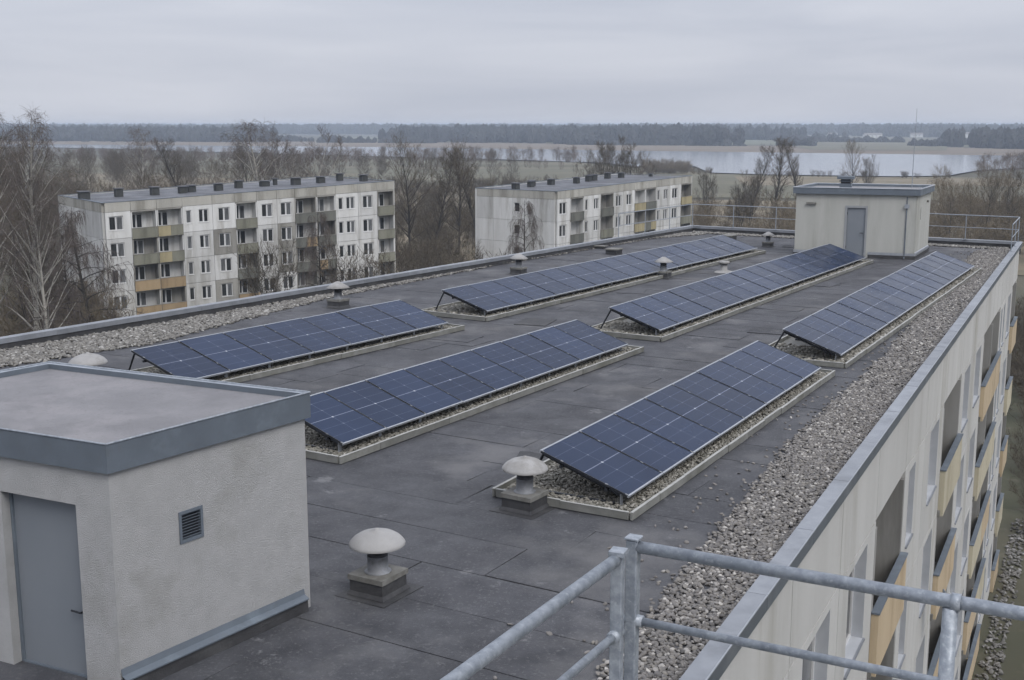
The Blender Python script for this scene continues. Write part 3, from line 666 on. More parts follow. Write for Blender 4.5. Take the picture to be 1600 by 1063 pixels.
    def kerbs(ax, a, b, c0_, c1_):
        k = max(1, round((b-a)/1.0)); st = (b-a)/k
        for i in range(k):
            lo, hi = a+i*st+0.004, a+(i+1)*st-0.004; hh = 0.125+rng.uniform(-0.006, 0.006); sh = rng.uniform(-0.008, 0.008)
            def kb(p0, p1, z0, z1, mi, m_): return m_.box(lo, hi, p0, p1, z0, z1, mi) if ax == 'x' else m_.box(p0, p1, lo, hi, z0, z1, mi)
            m_ = MB(); kb(c0_+sh, c1_+sh, 0.014, hh, 0, m_); kb(c0_+sh-0.004, c1_+sh+0.004, hh, hh+0.008, 1, m_); kb(c0_+sh+0.012, c1_+sh-0.012, -0.004, 0.014, 2, m_)  # dark bottom strip stands in for the shaded gap under the kerb
            o = new('kerb_block', m_.mesh('kerb_block', [M['kerb'], M['kerb_top'], M['steel_dark']]), bed)
    kerbs('x', x0, x1, y0, y0+0.035); kerbs('x', x0, x1, y1-0.035, y1)
    kerbs('y', y0+0.06, y1-0.06, x0, x0+0.035); kerbs('y', y0+0.06, y1-0.06, x1-0.035, x1)
    new('bed_base', MB().box(x0+0.05, x1-0.05, y0+0.05, y1-0.05, 0.0, 0.045).mesh('bed_base', M['plate']), bed)
    poly = [(x0+0.06, y0+0.06), (x1-0.06, y0+0.06), (x1-0.06, y1-0.06), (x0+0.06, y1-0.06)]
    near = ai < 3
    q = fill(poly, 850 if near else 300, nrng)
    if not near: q = q[(q[:, 1] < 0.9) | (q[:, 0] < 1.6) | (q[:, 0] > ln-0.2)]
    zz = 0.05+nrng.uniform(0, 0.04, len(q))
    so = scatter('pebbles', np.column_stack([q, zz]), 'pebble', M['pebble_light'], (0.028, 0.022, 0.017) if near else (0.055, 0.042, 0.03), (0.6, 1.35), seed=20+ai)
    so.parent = bed

# ------------------------------------------------------------------ roof vents
VR = math.radians(90-30)
hoodm = MB().lathe([(0.328, 0.585), (0.332, 0.60), (0.318, 0.625), (0.275, 0.672), (0.205, 0.715), (0.12, 0.745), (0.035, 0.760), (0.03, 0.775), (0.012, 0.782), (0.001, 0.783)], 40).lathe([(0.328, 0.585), (0.20, 0.625), (0.001, 0.63)][::-1], 40).mesh('hood', M['hood'], True)
conem = MB().lathe([(0.36, 0.60), (0.365, 0.61), (0.20, 0.71), (0.06, 0.79), (0.001, 0.80)], 28).lathe([(0.36, 0.60), (0.001, 0.625)][::-1], 28).mesh('hood', M['hood'], True)
pipem = MB().lathe([(0.155, 0.255), (0.16, 0.262), (0.135, 0.268), (0.122, 0.28), (0.122, 0.44), (0.128, 0.443), (0.128, 0.452), (0.121, 0.455)], 28).mesh('pipe', M['pipe'], True)
neckm = MB().lathe([(0.119, 0.45), (0.119, 0.49), (0.112, 0.492), (0.112, 0.50), (0.119, 0.502), (0.119, 0.54), (0.112, 0.542), (0.112, 0.55), (0.119, 0.552), (0.119, 0.62)], 28).mesh('neck', M['pipe_dark'], True)
platem = MB().box(-0.31, 0.31, -0.31, 0.31, 0.225, 0.255).box(-0.316, 0.316, -0.316, -0.305, 0.195, 0.256).box(-0.316, 0.316, 0.305, 0.316, 0.195, 0.256).box(-0.316, -0.305, -0.304, 0.304, 0.195, 0.256).box(0.305, 0.316, -0.304, 0.304, 0.195, 0.256).mesh('base_plate', M['plate'])
curbm = MB().box(-0.295, 0.295, -0.295, 0.295, -0.01, 0.224).prism([(-0.46, -0.44), (0.50, -0.46), (0.48, 0.44), (-0.45, 0.46)], -0.01, 0.007).mesh('curb', M['felt_dark'])
_b = len(MB().v)
def skirt():
    m_ = MB(); a, b, h = 0.298, 0.335, 0.06
    c = [(-1, -1), (1, -1), (1, 1), (-1, 1)]
    for i in range(4):
        p, q = c[i], c[(i+1) % 4]
        m_.poly([(p[0]*b, p[1]*b, 0.012), (q[0]*b, q[1]*b, 0.012), (q[0]*a, q[1]*a, h), (p[0]*a, p[1]*a, h)])
    return m_.mesh('felt_skirt', M['felt_dark'])
skm = skirt()
def vent(x, y, label, s=1.0, kind='dome', rz=VR):
    v = thing('roof_vent', label, 'roof vent', (x, y, R), rz, 'mushroom vents on the roof')
    for nm, me in (('hood', hoodm if kind == 'dome' else conem), ('pipe', pipem), ('neck', neckm), ('base_plate', platem), ('curb', curbm), ('felt_skirt', skm)):
        q_ = 0.80 if nm in ('base_plate', 'curb', 'felt_skirt') else 1.0; new(nm, me, v).scale = (s*q_, s*q_, s)
    v.rotation_euler = (trv.uniform(-0.02, 0.02), trv.uniform(-0.02, 0.02), rz+trv.uniform(-0.05, 0.05))
    return v
trv = random.Random(3)
vent(-1.57, 13.18, 'grey mushroom vent standing alone in front of the stair hut, nearest the camera')
vent(0.18, 16.25, 'grey mushroom vent at the near corner of the right-hand array')
vent(-5.24, 35.35, 'mushroom vent behind the short left array, in front of the left gravel strip', 0.98, 'cone')
vent(-8.56, 23.43, 'vent of which only the pale dome shows over the near stair hut roof', 1.15)
vent(0.24, 43.5, 'mushroom vent beyond the start of the long left array, before the smaller panel-built block', 0.95, 'cone')
vent(5.45, 42.35, 'cone-hooded vent standing right in front of the long left array', 0.95, 'cone')
vent(11.56, 53.4, 'cone-hooded vent beside the far stair hut', 0.85, 'cone')
v = thing('pipe_vent', 'short pale pipe vent with flat lid between two long arrays', 'roof vent', (7.9, 43.9, R), VR)
new('pipe', MB().lathe([(0.36, 0.01), (0.30, 0.05), (0.13, 0.09), (0.12, 0.30)], 20).mesh('pipe', M['hood'], True), v)
new('lid', MB().lathe([(0.001, 0.33), (0.2, 0.33), (0.2, 0.42), (0.001, 0.43)], 20).mesh('lid', M['hood'], True), v)
for (x, y, l_, sx) in ((4.35, 50.4, 'low dark roof outlet box behind the long left array', 1.0), (3.9, 52.6, 'flat dark lid lying near the left gravel strip', 0.5), (10.3, 56.2, 'dark vent block near the far left roof corner', 1.3)):
    b = thing('roof_outlet', l_, 'roof outlet', (x, y, R), VR)
    new('box', MB().box(-0.3*sx, 0.3*sx, -0.25, 0.25, 0, 0.18*sx).mesh('box', M['felt_dark']), b)
    new('lid', MB().box(-0.34*sx, 0.34*sx, -0.29, 0.29, 0.182*sx, 0.182*sx+0.05).mesh('lid', M['plate']), b)

# ------------------------------------------------------------------ near stair hut (left foreground)
C, Q, L4, BLc = (-3.75, 10.58), (-2.23, 12.76), (-7.28, 12.27), (-5.76, 14.45)
HF = (C, math.atan2(Q[1]-C[1], Q[0]-C[0]))        # local x runs along the right face
hut = thing('stair_hut', 'near stucco stair hut with zinc-edged flat roof and grey door at the left', 'roof hut', (*C, R), HF[1])
hp = local(HF, [C, Q, BLc, L4]); ht = 2.5
wl = inset(hp, 0.045)
# right face wall with louvre hole, left face with door hole
def face_wall(a, b, z0, z1, th, holes, m, parent, name='wall', mrev=None):
    a, b = Vector(a), Vector(b); d = b-a; ln = d.length; ang = math.atan2(d.y, d.x)
    mb = MB(); ring(0, ln, z0, z1, 0, th, holes, mi=0, mrev=1, mb=mb)
    mb.v = [((x+th*0.35 if x < 1e-6 else x-th*0.35 if x > ln-1e-6 else x) if y > th-1e-6 else x, y, z) for x, y, z in mb.v]
    return new(name, mb.mesh(name, [m, mrev or m]), parent, (a.x, a.y, 0), ang)
w1 = face_wall(wl[0], wl[1], 0, ht-0.19, 0.22, [(0.80, 1.06, 1.30, 1.59)], M['stucco'], hut)
ang = math.atan2(wl[3][1]-wl[0][1], wl[3][0]-wl[0][0]); dl = math.hypot(wl[3][0]-wl[0][0], wl[3][1]-wl[0][1])
# left face runs from L4 to C in counter-clockwise order
w2 = face_wall(wl[3], wl[0], 0, ht-0.19, 0.22, [(dl-1.44, dl-0.44, 0.0, 1.84)], M['stucco'], hut)
face_wall(wl[1], wl[2], 0, ht-0.19, 0.22, [], M['stucco'], hut); face_wall(wl[2], wl[3], 0, ht-0.19, 0.22, [], M['stucco'], hut)
# louvre
lv = new('louvre_frame', MB().mesh('e', M['zinc']), hut)
bpy.data.objects.remove(lv)
mb = MB(); ring(0, 0.30, 0, 0.33, -0.012, 0.03, [(0.03, 0.27, 0.03, 0.30)], mb=mb)
a1 = math.atan2(wl[1][1]-wl[0][1], wl[1][0]-wl[0][0])
lf = new('louvre', mb.mesh('louvre', M['zinc']), hut, (wl[0][0]+0.78*math.cos(a1), wl[0][1]+0.78*math.sin(a1), 1.28), a1)
for i in range(9):
    mt = Matrix.Translation((0.15, 0.008, 0.045+i*0.03)) @ Matrix.Rotation(math.radians(-38), 4, 'X')
    new('slat', MB().box(-0.12, 0.12, -0.014, 0.014, -0.002, 0.002, mt=mt).mesh('slat', M['zinc']), lf)
new('backing', MB().box(0.03, 0.27, 0.032, 0.04, 0.03, 0.30).mesh('backing', M['steel_dark']), lf)
# door
ad = math.atan2(wl[0][1]-wl[3][1], wl[0][0]-wl[3][0])
dx, dy = math.cos(ad), math.sin(ad); base = (wl[3][0]+dx*(dl-1.44), wl[3][1]+dy*(dl-1.44))
mb = MB(); ring(0.002, 0.998, 0.0, 1.838, 0.10, 0.16, [(0.035, 0.965, 0.02, 1.805)], mb=mb)
new('door_frame', mb.mesh('door_frame', M['zinc']), hut, (base[0], base[1], 0), ad)
dr = new('door', MB().box(0.038, 0.962, 0.12, 0.155, 0.022, 1.802).mesh('door', M['doorgrey']), hut, (base[0], base[1], 0), ad)
new('handle', MB().tube([(0.90, 0.12, 0.70), (0.90, 0.065, 0.70), (0.78, 0.065, 0.705)], 0.011, 8).mesh('handle', M['steel_dark']), dr)
new('lock', MB().box(0.885, 0.915, 0.115, 0.12, 0.58, 0.64).mesh('lock', M['steel_dark']), dr)
0 and new('threshold', MB().box(0, 1.0, -0.02, 0.2, 0.0, 0.10).mesh('threshold', M['cement']), hut, (base[0], base[1], 0), ad)
# roof: felt deck sunk between zinc edges
new('roof', MB().prism(inset(hp, 0.046), ht-0.18, ht-0.075).mesh('roof', M['felt_hut']), hut)
ins1 = inset(hp, 0.045)
for i in range(4):
    a, b = hp[i], hp[(i+1) % 4]; ia, ib = ins1[i], ins1[(i+1) % 4]
    m_ = MB()
    def P3(p, z): return (p[0], p[1], z)
    # outer fascia, top flange, inner lip as one folded sheet; joints left open at the corners
    oa, ob = a, b; z1, z0 = ht, ht-0.285
    th = 0.003
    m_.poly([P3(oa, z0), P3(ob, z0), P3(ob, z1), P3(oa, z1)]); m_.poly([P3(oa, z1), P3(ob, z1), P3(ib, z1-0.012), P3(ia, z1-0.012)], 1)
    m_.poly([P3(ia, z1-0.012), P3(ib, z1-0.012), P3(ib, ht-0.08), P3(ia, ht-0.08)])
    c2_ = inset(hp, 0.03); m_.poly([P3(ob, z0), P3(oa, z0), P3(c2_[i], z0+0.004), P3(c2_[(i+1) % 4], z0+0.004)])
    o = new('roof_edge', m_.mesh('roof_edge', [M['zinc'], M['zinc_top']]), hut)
    # standing drip bead along the top outer edge
    bd = MB().tube([P3(a, ht+0.002), P3(b, ht+0.002)], 0.010, 6); new('edge_bead', bd.mesh('edge_bead', M['galv']), hut)
# skirting: felt upstand with metal flashing ledge at the wall foot
for i in (0,):
    a, b = wl[i], wl[(i+1) % 4]; A_, B_ = Vector(a), Vector(b); d = (B_-A_).normalized(); n_ = Vector((d.y, -d.x))
    if i == 3: B_ = A_ + d*0.001; continue
    ext = d*0.05
    def pr3(p, out, z): q_ = p + n_*out; return (q_.x, q_.y, z)
    m_ = MB(); A2, B2 = A_-ext*0, B_-ext*2
    m_.poly([pr3(A2, 0.07, 0.0), pr3(B2, 0.07, 0.0), pr3(B2, 0.06, 0.15), pr3(A2, 0.06, 0.15)]); m_.poly([pr3(B2, 0.07, 0), pr3(B2, -0.02, 0), pr3(B2, -0.02, 0.15), pr3(B2, 0.06, 0.15)])
    m_.poly([pr3(A2, 0.06, 0.15), pr3(B2, 0.06, 0.15), pr3(B2, -0.01, 0.15), pr3(A2, -0.01, 0.15)])
    new('felt_upstand', m_.mesh('felt_upstand', M['felt_dark']), hut)
    m_ = MB(); m_.poly([pr3(A2, 0.085, 0.155), pr3(B2, 0.085, 0.155), pr3(B2, 0.022, 0.185), pr3(A2, 0.022, 0.185)]); m_.poly([pr3(A2, 0.022, 0.185), pr3(B2, 0.022, 0.185), pr3(B2, 0.006, 0.25), pr3(A2, 0.006, 0.25)])
    m_.poly([pr3(A2, 0.085, 0.14), pr3(B2, 0.085, 0.14), pr3(B2, 0.085, 0.155), pr3(A2, 0.085, 0.155)])
    new('flashing', m_.mesh('flashing', M['zinc']), hut)

# ------------------------------------------------------------------ far stair hut
fb_, fa_, fc_ = (16.41, 48.16), (11.92, 49.88), (18.10, 51.45)
fd_ = (fa_[0]+fc_[0]-fb_[0], fa_[1]+fc_[1]-fb_[1])
FF = (fa_, math.atan2(fb_[1]-fa_[1], fb_[0]-fa_[0]))
hut2 = thing('stair_hut', 'far weathered stucco stair hut with grey door in the middle and lightning rod', 'roof hut', (*fa_, R), FF[1])
hp2 = local(FF, [fa_, fb_, fc_, fd_]); HT2 = 2.86
w_ = MB(); fl = math.hypot(fb_[0]-fa_[0], fb_[1]-fa_[1])
face_wall(hp2[0], hp2[1], 0, HT2-0.25, 0.22, [(2.00, 2.90, 0.0, 2.14)], M['stucco_far'], hut2)
face_wall(hp2[1], hp2[2], 0, HT2-0.25, 0.22, [(1.02, 1.18, 1.55, 2.05)], M['stucco_far'], hut2)
face_wall(hp2[2], hp2[3], 0, HT2-0.25, 0.22, [], M['stucco_far'], hut2); face_wall(hp2[3], hp2[0], 0, HT2-0.25, 0.22, [], M['stucco_far'], hut2)
mb = MB(); ring(2.0, 2.9, 0.0, 2.14, -0.02, 0.10, [(2.08, 2.82, 0.02, 2.05)], mb=mb); new('door_frame', mb.mesh('door_frame', M['doorframe']), hut2)
dr2 = new('door', MB().box(2.083, 2.817, 0.04, 0.085, 0.022, 2.047).mesh('door', M['doorgrey']), hut2)
new('handle', MB().tube([(2.74, 0.04, 1.02), (2.74, -0.03, 1.02), (2.62, -0.03, 1.02)], 0.014, 8).mesh('handle', M['steel_dark']), dr2)
for z_ in (0.35, 1.75): new('hinge', MB().box(2.075, 2.10, 0.02, 0.042, z_, z_+0.12).mesh('hinge', M['steel_dark']), dr2)
asd = math.atan2(hp2[2][1]-hp2[1][1], hp2[2][0]-hp2[1][0])
new('window_slit', MB().box(1.02, 1.18, 0.08, 0.1, 1.55, 2.05).mesh('window_slit', M['pane_dark']), hut2, (hp2[1][0], hp2[1][1], 0), asd)
big = [tuple(Vector(p)) for p in inset(hp2, -0.12)]; sm_ = inset(hp2, 0.02)
for i in range(4):
    a, b = big[i], big[(i+1) % 4]; ia, ib = sm_[i], sm_[(i+1) % 4]
    m_ = MB(); m_.poly([(*a, HT2-0.26), (*b, HT2-0.26), (*b, HT2), (*a, HT2)]); m_.poly([(*a, HT2), (*b, HT2), (*ib, HT2), (*ia, HT2)]); m_.poly([(*ia, HT2), (*ib, HT2), (*ib, HT2-0.12), (*ia, HT2-0.12)])
    m_.poly([(*b, HT2-0.26), (*a, HT2-0.26), (*ia, HT2-0.25), (*ib, HT2-0.25)])
    new('roof_edge', m_.mesh('roof_edge', M['zinc']), hut2)
for i in range(4):
    new('edge_bead', MB().tube([(*big[i], HT2), (*big[(i+1) % 4], HT2)], 0.022, 6).mesh('edge_bead', M['alu']), hut2)
new('roof', MB().prism(sm_, HT2-0.249, HT2-0.10).mesh('roof', M['felt_hut']), hut2)
ls = inset(hp2, -0.03); ls0 = inset(hp2, -0.05)
for i in range(4):
    a, b = ls[i], ls[(i+1) % 4]; c, d = ls0[i], ls0[(i+1) % 4]; z0 = 0.14
    m_ = MB(); m_.poly([(*a, z0), (*b, z0), (*b, z0+0.11), (*a, z0+0.11)]); m_.poly([(*a, z0+0.11), (*b, z0+0.11), (*hp2[(i+1) % 4], z0+0.14), (*hp2[i], z0+0.14)])
    if i == 0:
        L_ = Vector(b)-Vector(a); 
        for s0, s1 in ((0, 0.425), (0.62, 1)):
            p, q_ = lerp(a, b, s0), lerp(a, b, s1)
            new('base_flashing', MB().poly([(*p, z0), (*q_, z0), (*q_, z0+0.11), (*p, z0+0.11)]).mesh('base_flashing', M['alu']), hut2)
            p, q_ = lerp(c, d, s0), lerp(c, d, s1)
            new('felt_upstand', MB().poly([(*p, 0), (*q_, 0), (*q_, z0-0.002), (*p, z0-0.002)]).mesh('felt_upstand', M['felt_dark']), hut2)
    else:
        new('base_flashing', m_.mesh('base_flashing', M['alu']), hut2)
        new('felt_upstand', MB().poly([(*c, 0), (*d, 0), (*d, z0-0.002), (*c, z0-0.002)]).mesh('felt_upstand', M['felt_dark']), hut2)
wlamp = new('wall_lamp', MB().box(0.42, 0.82, -0.09, -0.002, 2.16, 2.24).mesh('wall_lamp', M['plate']), hut2)
new('conduit', MB().tube([(4.42, -0.03, 2.55), (4.42, -0.03, 0.1), (4.42, -0.12, 0.02)], 0.022, 8).mesh('conduit', M['zinc']), hut2)
new('junction_box', MB().box(4.33, 4.52, -0.10, -0.055, 2.08, 2.24).mesh('junction_box', M['alu']), hut2)
new('small_box', MB().box(2.6, 2.72, -0.08, -0.002, 2.18, 2.27).mesh('small_box', M['plate']), hut2, (hp2[1][0]+0, hp2[1][1], 0), asd)
rv = thing('roof_vent', 'square louvred vent on top of the far stair hut', 'roof vent', (14.15, 50.55, R+HT2-0.10), FF[1])
for i, (r_, z0, z1, m_) in enumerate(((0.24, 0, 0.22, 'zinc'), (0.19, 0.222, 0.30, 'pipe_dark'), (0.26, 0.302, 0.34, 'zinc'), (0.19, 0.342, 0.40, 'pipe_dark'), (0.34, 0.402, 0.52, 'zinc'))):
    new(('base', 'neck', 'louvre_ring', 'neck', 'cap')[i], MB().box(-r_, r_, -r_, r_, z0, z1).mesh('p', M[m_]), rv)
rod = thing('lightning_rod', 'tall thin lightning rod at the right front corner of the far stair hut roof', 'lightning rod', (16.25, 48.45, R+HT2-0.10))
new('rod', MB().tube([(0, 0, 0.1), (0, 0, 1.6), (0.02, 0, 3.3)], [0.017, 0.013, 0.007], 8).mesh('rod', M['galv']), rod)
new('foot', MB().lathe([(0.001, 0.0), (0.13, 0.0), (0.13, 0.07), (0.04, 0.12), (0.001, 0.12)], 16).mesh('foot', M['cement'], True), rod)

# ------------------------------------------------------------------ guard rail round the far end of the roof
rl = thing('guard_rail', 'thin galvanised guard rail round the far end of the roof behind the far hut', 'railing', (*FL, R+0.30))
def insetL(s, d): return onL(s, d)
sFL = (FL[0]+12.53)/uL[0]
path = [Vector((*onL(sFL-8.2, 0.16), 0)), Vector((*onL(sFL-0.2, 0.16), 0)), Vector((*onR(LEN-0.25, 0.16), 0)), Vector((*onR(LEN-4.6, 0.16), 0))]
base_ = Vector((*FL, 0))
def seg_objs(parent, path, z_, rr=0.021, name='rail'):
    for i in range(len(path)-1):
        a, b = path[i]-base_, path[i+1]-base_
        new(name, MB().tube([(a.x, a.y, z_), (b.x, b.y, z_)], rr, 8).mesh(name, M['galv']), parent)
seg_objs(rl, path, 1.10, 0.022); seg_objs(rl, path, 0.55, 0.016)
pm_ = MB().tube([(0, 0, 0), (0, 0, 1.10)], 0.02, 8).box(-0.06, 0.06, -0.05, 0.05, 0.0, 0.012).mesh('post', M['galv'])
for i in range(3):
    a, b = path[i]-base_, path[i+1]-base_; ln = (b-a).length; k = max(1, round(ln/2.3))
    for j in range(k+(1 if i == 2 else 0)):
        p = a+(b-a)*(j/k); new('post', pm_, rl, (p.x, p.y, 0.002))

# ------------------------------------------------------------------ terrace of the taller building we stand on, with its railing
zt = H-1.75                       # height of the top rail
zp = zt-1.10
cr0 = Vector((0.522, 4.85)); dR = (Vector((1.669, 4.251))-cr0).normalized(); dB = Vector((-math.sin(math.radians(29.9)), -math.cos(math.radians(29.9))))
tw = thing('taller_building', 'taller neighbouring building whose terrace edge carries the near steel railing', 'building', (0.6, 4.9, 0))
o_ = Vector((0.6, 4.9)); f0 = cr0 - dR*0.25 - dB*0.12
pts = [f0, f0+dB*9, f0+dB*9+dR*14, f0+dR*14]
new('wall', MB().prism([tuple(p-o_) for p in [f0-dB*-0.15+dR*0.15, f0+dB*8.9+dR*0.15, f0+dB*8.9+dR*13.9, f0+dB*0.15+dR*13.9]], 0, zp-0.22).mesh('wall', M['panelwall']), tw)
new('terrace_slab', MB().prism([tuple(p-o_) for p in pts], zp-0.218, zp).mesh('terrace_slab', M['cement']), tw)
fr_ = thing('guard_rail', 'thick galvanised steel railing in the right foreground, meeting in a corner of two posts', 'railing', (cr0.x, cr0.y, zp))
def rrun(name, a, b, z_, r_): new(name, MB().tube([(a.x, a.y, z_), (b.x, b.y, z_)], r_, 20).mesh(name, M['galv'], True), fr_)
Z_ = Vector((0, 0))
pA = Z_; pB = dR*5.5; qA = Vector((-0.075, -0.105)); qB = qA+dB*5.5
rrun('top_rail', pA+dR*0.02, pB, 1.10-0.03, 0.0265); rrun('mid_rail', pA+dR*0.02, pB, 0.735, 0.0185)
rrun('top_rail', qA, qB, 1.055, 0.0265); rrun('mid_rail', qA, qB, 0.715, 0.0185)
pmb = MB().box(-0.026, 0.026, -0.026, 0.026, 0, 1.10).mesh('post', M['galv']); pang = math.atan2(dR.y, dR.x)
bevel(new('post', pmb, fr_, (pA.x, pA.y, 0), pang), 0.006, 2)
bevel(new('post', MB().box(-0.026, 0.026, -0.026, 0.026, 0, 1.065).mesh('post', M['galv']), fr_, (qA.x, qA.y, 0), pang+0.1), 0.006, 2)
bevel(new('cap', MB().box(-0.032, 0.032, -0.032, 0.032, 1.102, 1.114).mesh('cap', M['galv']), fr_, (pA.x, pA.y, 0), pang), 0.003)
bevel(new('cap', MB().box(-0.034, 0.034, -0.034, 0.034, 1.067, 1.094).mesh('cap', M['galv']), fr_, (qA.x, qA.y, 0), pang+0.1), 0.003)
for k in (1, 2, 3, 4): 
    p = dR*(1.294*k); new('post', MB().tube([(0, 0, 0), (0, 0, 1.045)], 0.029, 16).mesh('post', M['galv'], True), fr_, (p.x, p.y, 0))
    new('collar', MB().tube([(-0.0, 0, 0), (0.035, 0, 0)], 0.0335, 20).mesh('collar', M['galv'], True), fr_, (p.x, p.y, 1.07), pang)
    if k < 4:
        p = qA+dB*(1.5*k); new('post', MB().tube([(0, 0, 0), (0, 0, 1.04)], 0.029, 16).mesh('post', M['galv'], True), fr_, (p.x, p.y, 0))
for z_ in (0.735, 0.715):
    pp = pA if z_ == 0.735 else qA
    new('bracket', MB().tube([(-0.03, 0, 0), (0.05, 0, 0)], 0.027, 14).mesh('bracket', M['galv'], True), fr_, (pp.x, pp.y, z_), pang if pp is pA else math.atan2(dB.y, dB.x))

# ------------------------------------------------------------------ the two lower blocks beyond
def block(origin, az_, bays, kinds, depth, ztop, k, label, balc, gable, seed, roofbits, endpan):
    rz = PI/2-math.radians(az_); r = random.Random(seed)
    b = thing('apartment_building', label, 'apartment block', (*origin, 0), rz)
    L_ = bays[-1]; zc = ztop-1.0; st = 2.8; nf = 4
    fl = [(zc-(i+1)*st, zc-i*st) for i in range(nf)]       # from the top down
    zb = fl[-1][0]
    def sh(mb):
        mb.v = [(x, y, z+k*max(0, x)) for x, y, z in mb.v]; return mb
    new('wall', sh(MB().box(0.3, L_-0.05, 1.45, depth-0.3, -0.5, ztop-0.3)).mesh('wall', M['inner']), b)  # added solid core inside the block, not an outer wall
    new('wall', sh(MB().box(0.0, L_, depth-0.29, depth, -0.5, ztop-0.03)).mesh('wall', M['b1wall']), b)
    new('plinth', MB().box(0.02, L_-0.02, 0.02, 0.3, -0.5, zb-0.01+0.0).mesh('plinth', M['b1soil']), b)
    # roof: felt deck with a low rim
    new('roof', sh(MB().box(0.25, L_-0.2, 0.25, depth-0.3, ztop-0.28, ztop-0.10)).mesh('roof', M['roofdark']), b)
    rim = MB(); rim.box(-0.03, L_+0.03, -0.03, 0.27, ztop, ztop+0.05).box(-0.03, 0.27, 0.27, depth, ztop, ztop+0.05).box(0.27, L_+0.03, depth-0.3, depth+0.02, ztop, ztop+0.05).box(L_-0.25, L_+0.03, 0.27, depth-0.3, ztop, ztop+0.05)
    new('roof_edge', sh(rim).mesh('roof_edge', M['zinc']), b)
    # gable end (x = 0 side)
    gx = [endpan[i] for i in range(len(endpan))]
    zs = [(ztop-1.0, ztop-0.002)]+[(a, c) for a, c in fl]
    for zi, (z0, z1) in enumerate(zs):
        for j in range(len(gx)-1):
            y0, y1 = gx[j]+0.02, gx[j+1]-0.02
            hole = [h for h in gable if zi >= 1 and y0 < h < y1]
            mb = MB()
            if hole: ring(-y1, -y0, z0+0.015, z1-0.015, 0, 0.26, [(-hole[0]-0.45, -hole[0]+0.45, z0+1.0, z0+2.2)], mb=mb)
            else: ring(-y1, -y0, z0+0.015, z1-0.015, 0, 0.26, [], mb=mb)
            mt = Matrix.Rotation(-PI/2, 4, 'Z')            # front faces -x
            mb.v = [tuple(mt @ Vector(v)) for v in mb.v]
            new('facade_panel', mb.mesh('facade_panel', M['b1wall'] if zi else M['b1band']), b)
            if hole:
                wn = window(b, 0.12, hole[0]+0.45, z0+1.0, 0.9, 1.2, 1, 0.1, (0,), 'frame'); wn.rotation_euler = (0, 0, -PI/2)
    # corner strip so no gap shows at the edge
    for i in range(len(bays)-1):
        x0, x1 = bays[i]+0.018, bays[i+1]-0.018; kd = kinds[i]
        new('cornice_panel', sh(MB().box(x0 if i else 0.262, x1, 0.0, 0.25, zc+0.018, ztop-0.002)).mesh('cornice_panel', M['b1band']), b)
        for fi, (z0, z1) in enumerate(fl):
            W = x1-x0
            if kd in 'Wwn':
                if kd == 'W': hs = [(x0+W/2-0.86, x0+W/2+0.64, z0+0.90, z0+2.35)]
                elif kd == 'w': hs = [(x0+W/2-0.66, x0+W/2+0.66, z0+0.90, z0+2.35)]
                else: hs = [(x0+0.35, x0+0.95, z0+0.95, z0+2.35), (x0+W-1.55, x0+W-0.45, z0+0.95, z0+2.35)]
                if i == 0: x0_ = 0.262
                else: x0_ = x0
                soil = (seed == 1 and ((i in (4,) and fi > 0) or (i in (7,)) or (i == 3 and fi > 1))) or (seed == 2 and i in (5, 4))
                new('facade_panel', sh(ring(x0_, x1, z0+0.018, z1-0.018, 0, 0.22, hs)).mesh('facade_panel', M['b1soil'] if soil and r.random() < 0.45 else M['b1wall']), b)
                for h in hs:
                    wd = h[1]-h[0]
                    window(b, h[0], 0.10, h[2]+k*h[0], wd, h[3]-h[2], 2 if wd > 0.8 else 1, 0.14, (0, 1) if r.random() < 0.75 else (r.randint(0, 1), r.randint(0, 1)), 'frame')
            else:
                lm = MB(); xa, xb = bays[i], bays[i+1]
                lm.box(xa+0.02, xa+0.14, 0.0, 1.3, z0+0.0, z1-0.17, 0); 
                lm.box(xb-0.14, xb-0.02, 0.0, 1.3, z0+0.0, z1-0.17, 0)
                lm.box(xa+0.02, xb-0.02, 0.0, 1.3, z1-0.168, z1-0.01, 1)
                ring(xa+0.142, xb-0.142, z0, z1-0.17, 1.1, 1.25, [(xa+0.2, xa+1.55, z0+0.85, z1-0.42)], mi=0, mb=lm)
                soiled = r.random() < 0.55
                new('loggia', sh(lm).mesh('loggia', [M['b1soil'] if soiled else M['b1wall'], M['b1soil']]), b)
                window(b, xa+0.2, 1.12, z0+0.85+k*xa, 1.35, st-1.27, 2, 0.04, (0, r.randint(0, 1)), 'frame')
                cols = balc.get((i, fi)) or balc.get(i) or 'olive'
                cols = cols if isinstance(cols, tuple) else (cols,)
                nn = len(cols)
                for ci, cc in enumerate(cols):
                    p0 = xa+0.03+(xb-xa-0.06)*ci/nn+0.008; p1 = xa+0.03+(xb-xa-0.06)*(ci+1)/nn-0.008
                    new('balcony_front', sh(MB().box(p0, p1, -0.12, -0.05, z0-0.16, z0+0.92)).mesh('balcony_front', M[cc]), b)
                new('balcony_rail', sh(MB().box(xa+0.02, xb-0.02, -0.15, -0.02, z0+0.925, z0+0.965).box(xa+0.02, xb-0.02, -0.10, 0.0, z0-0.20, z0-0.165)).mesh('balcony_rail', M['b1soil']), b)
    new('party_edge', sh(MB().box(L_-0.014, L_+0.06, 0.0, 1.44, -0.4, ztop-0.002)).mesh('party_edge', M['b1wall']), b)
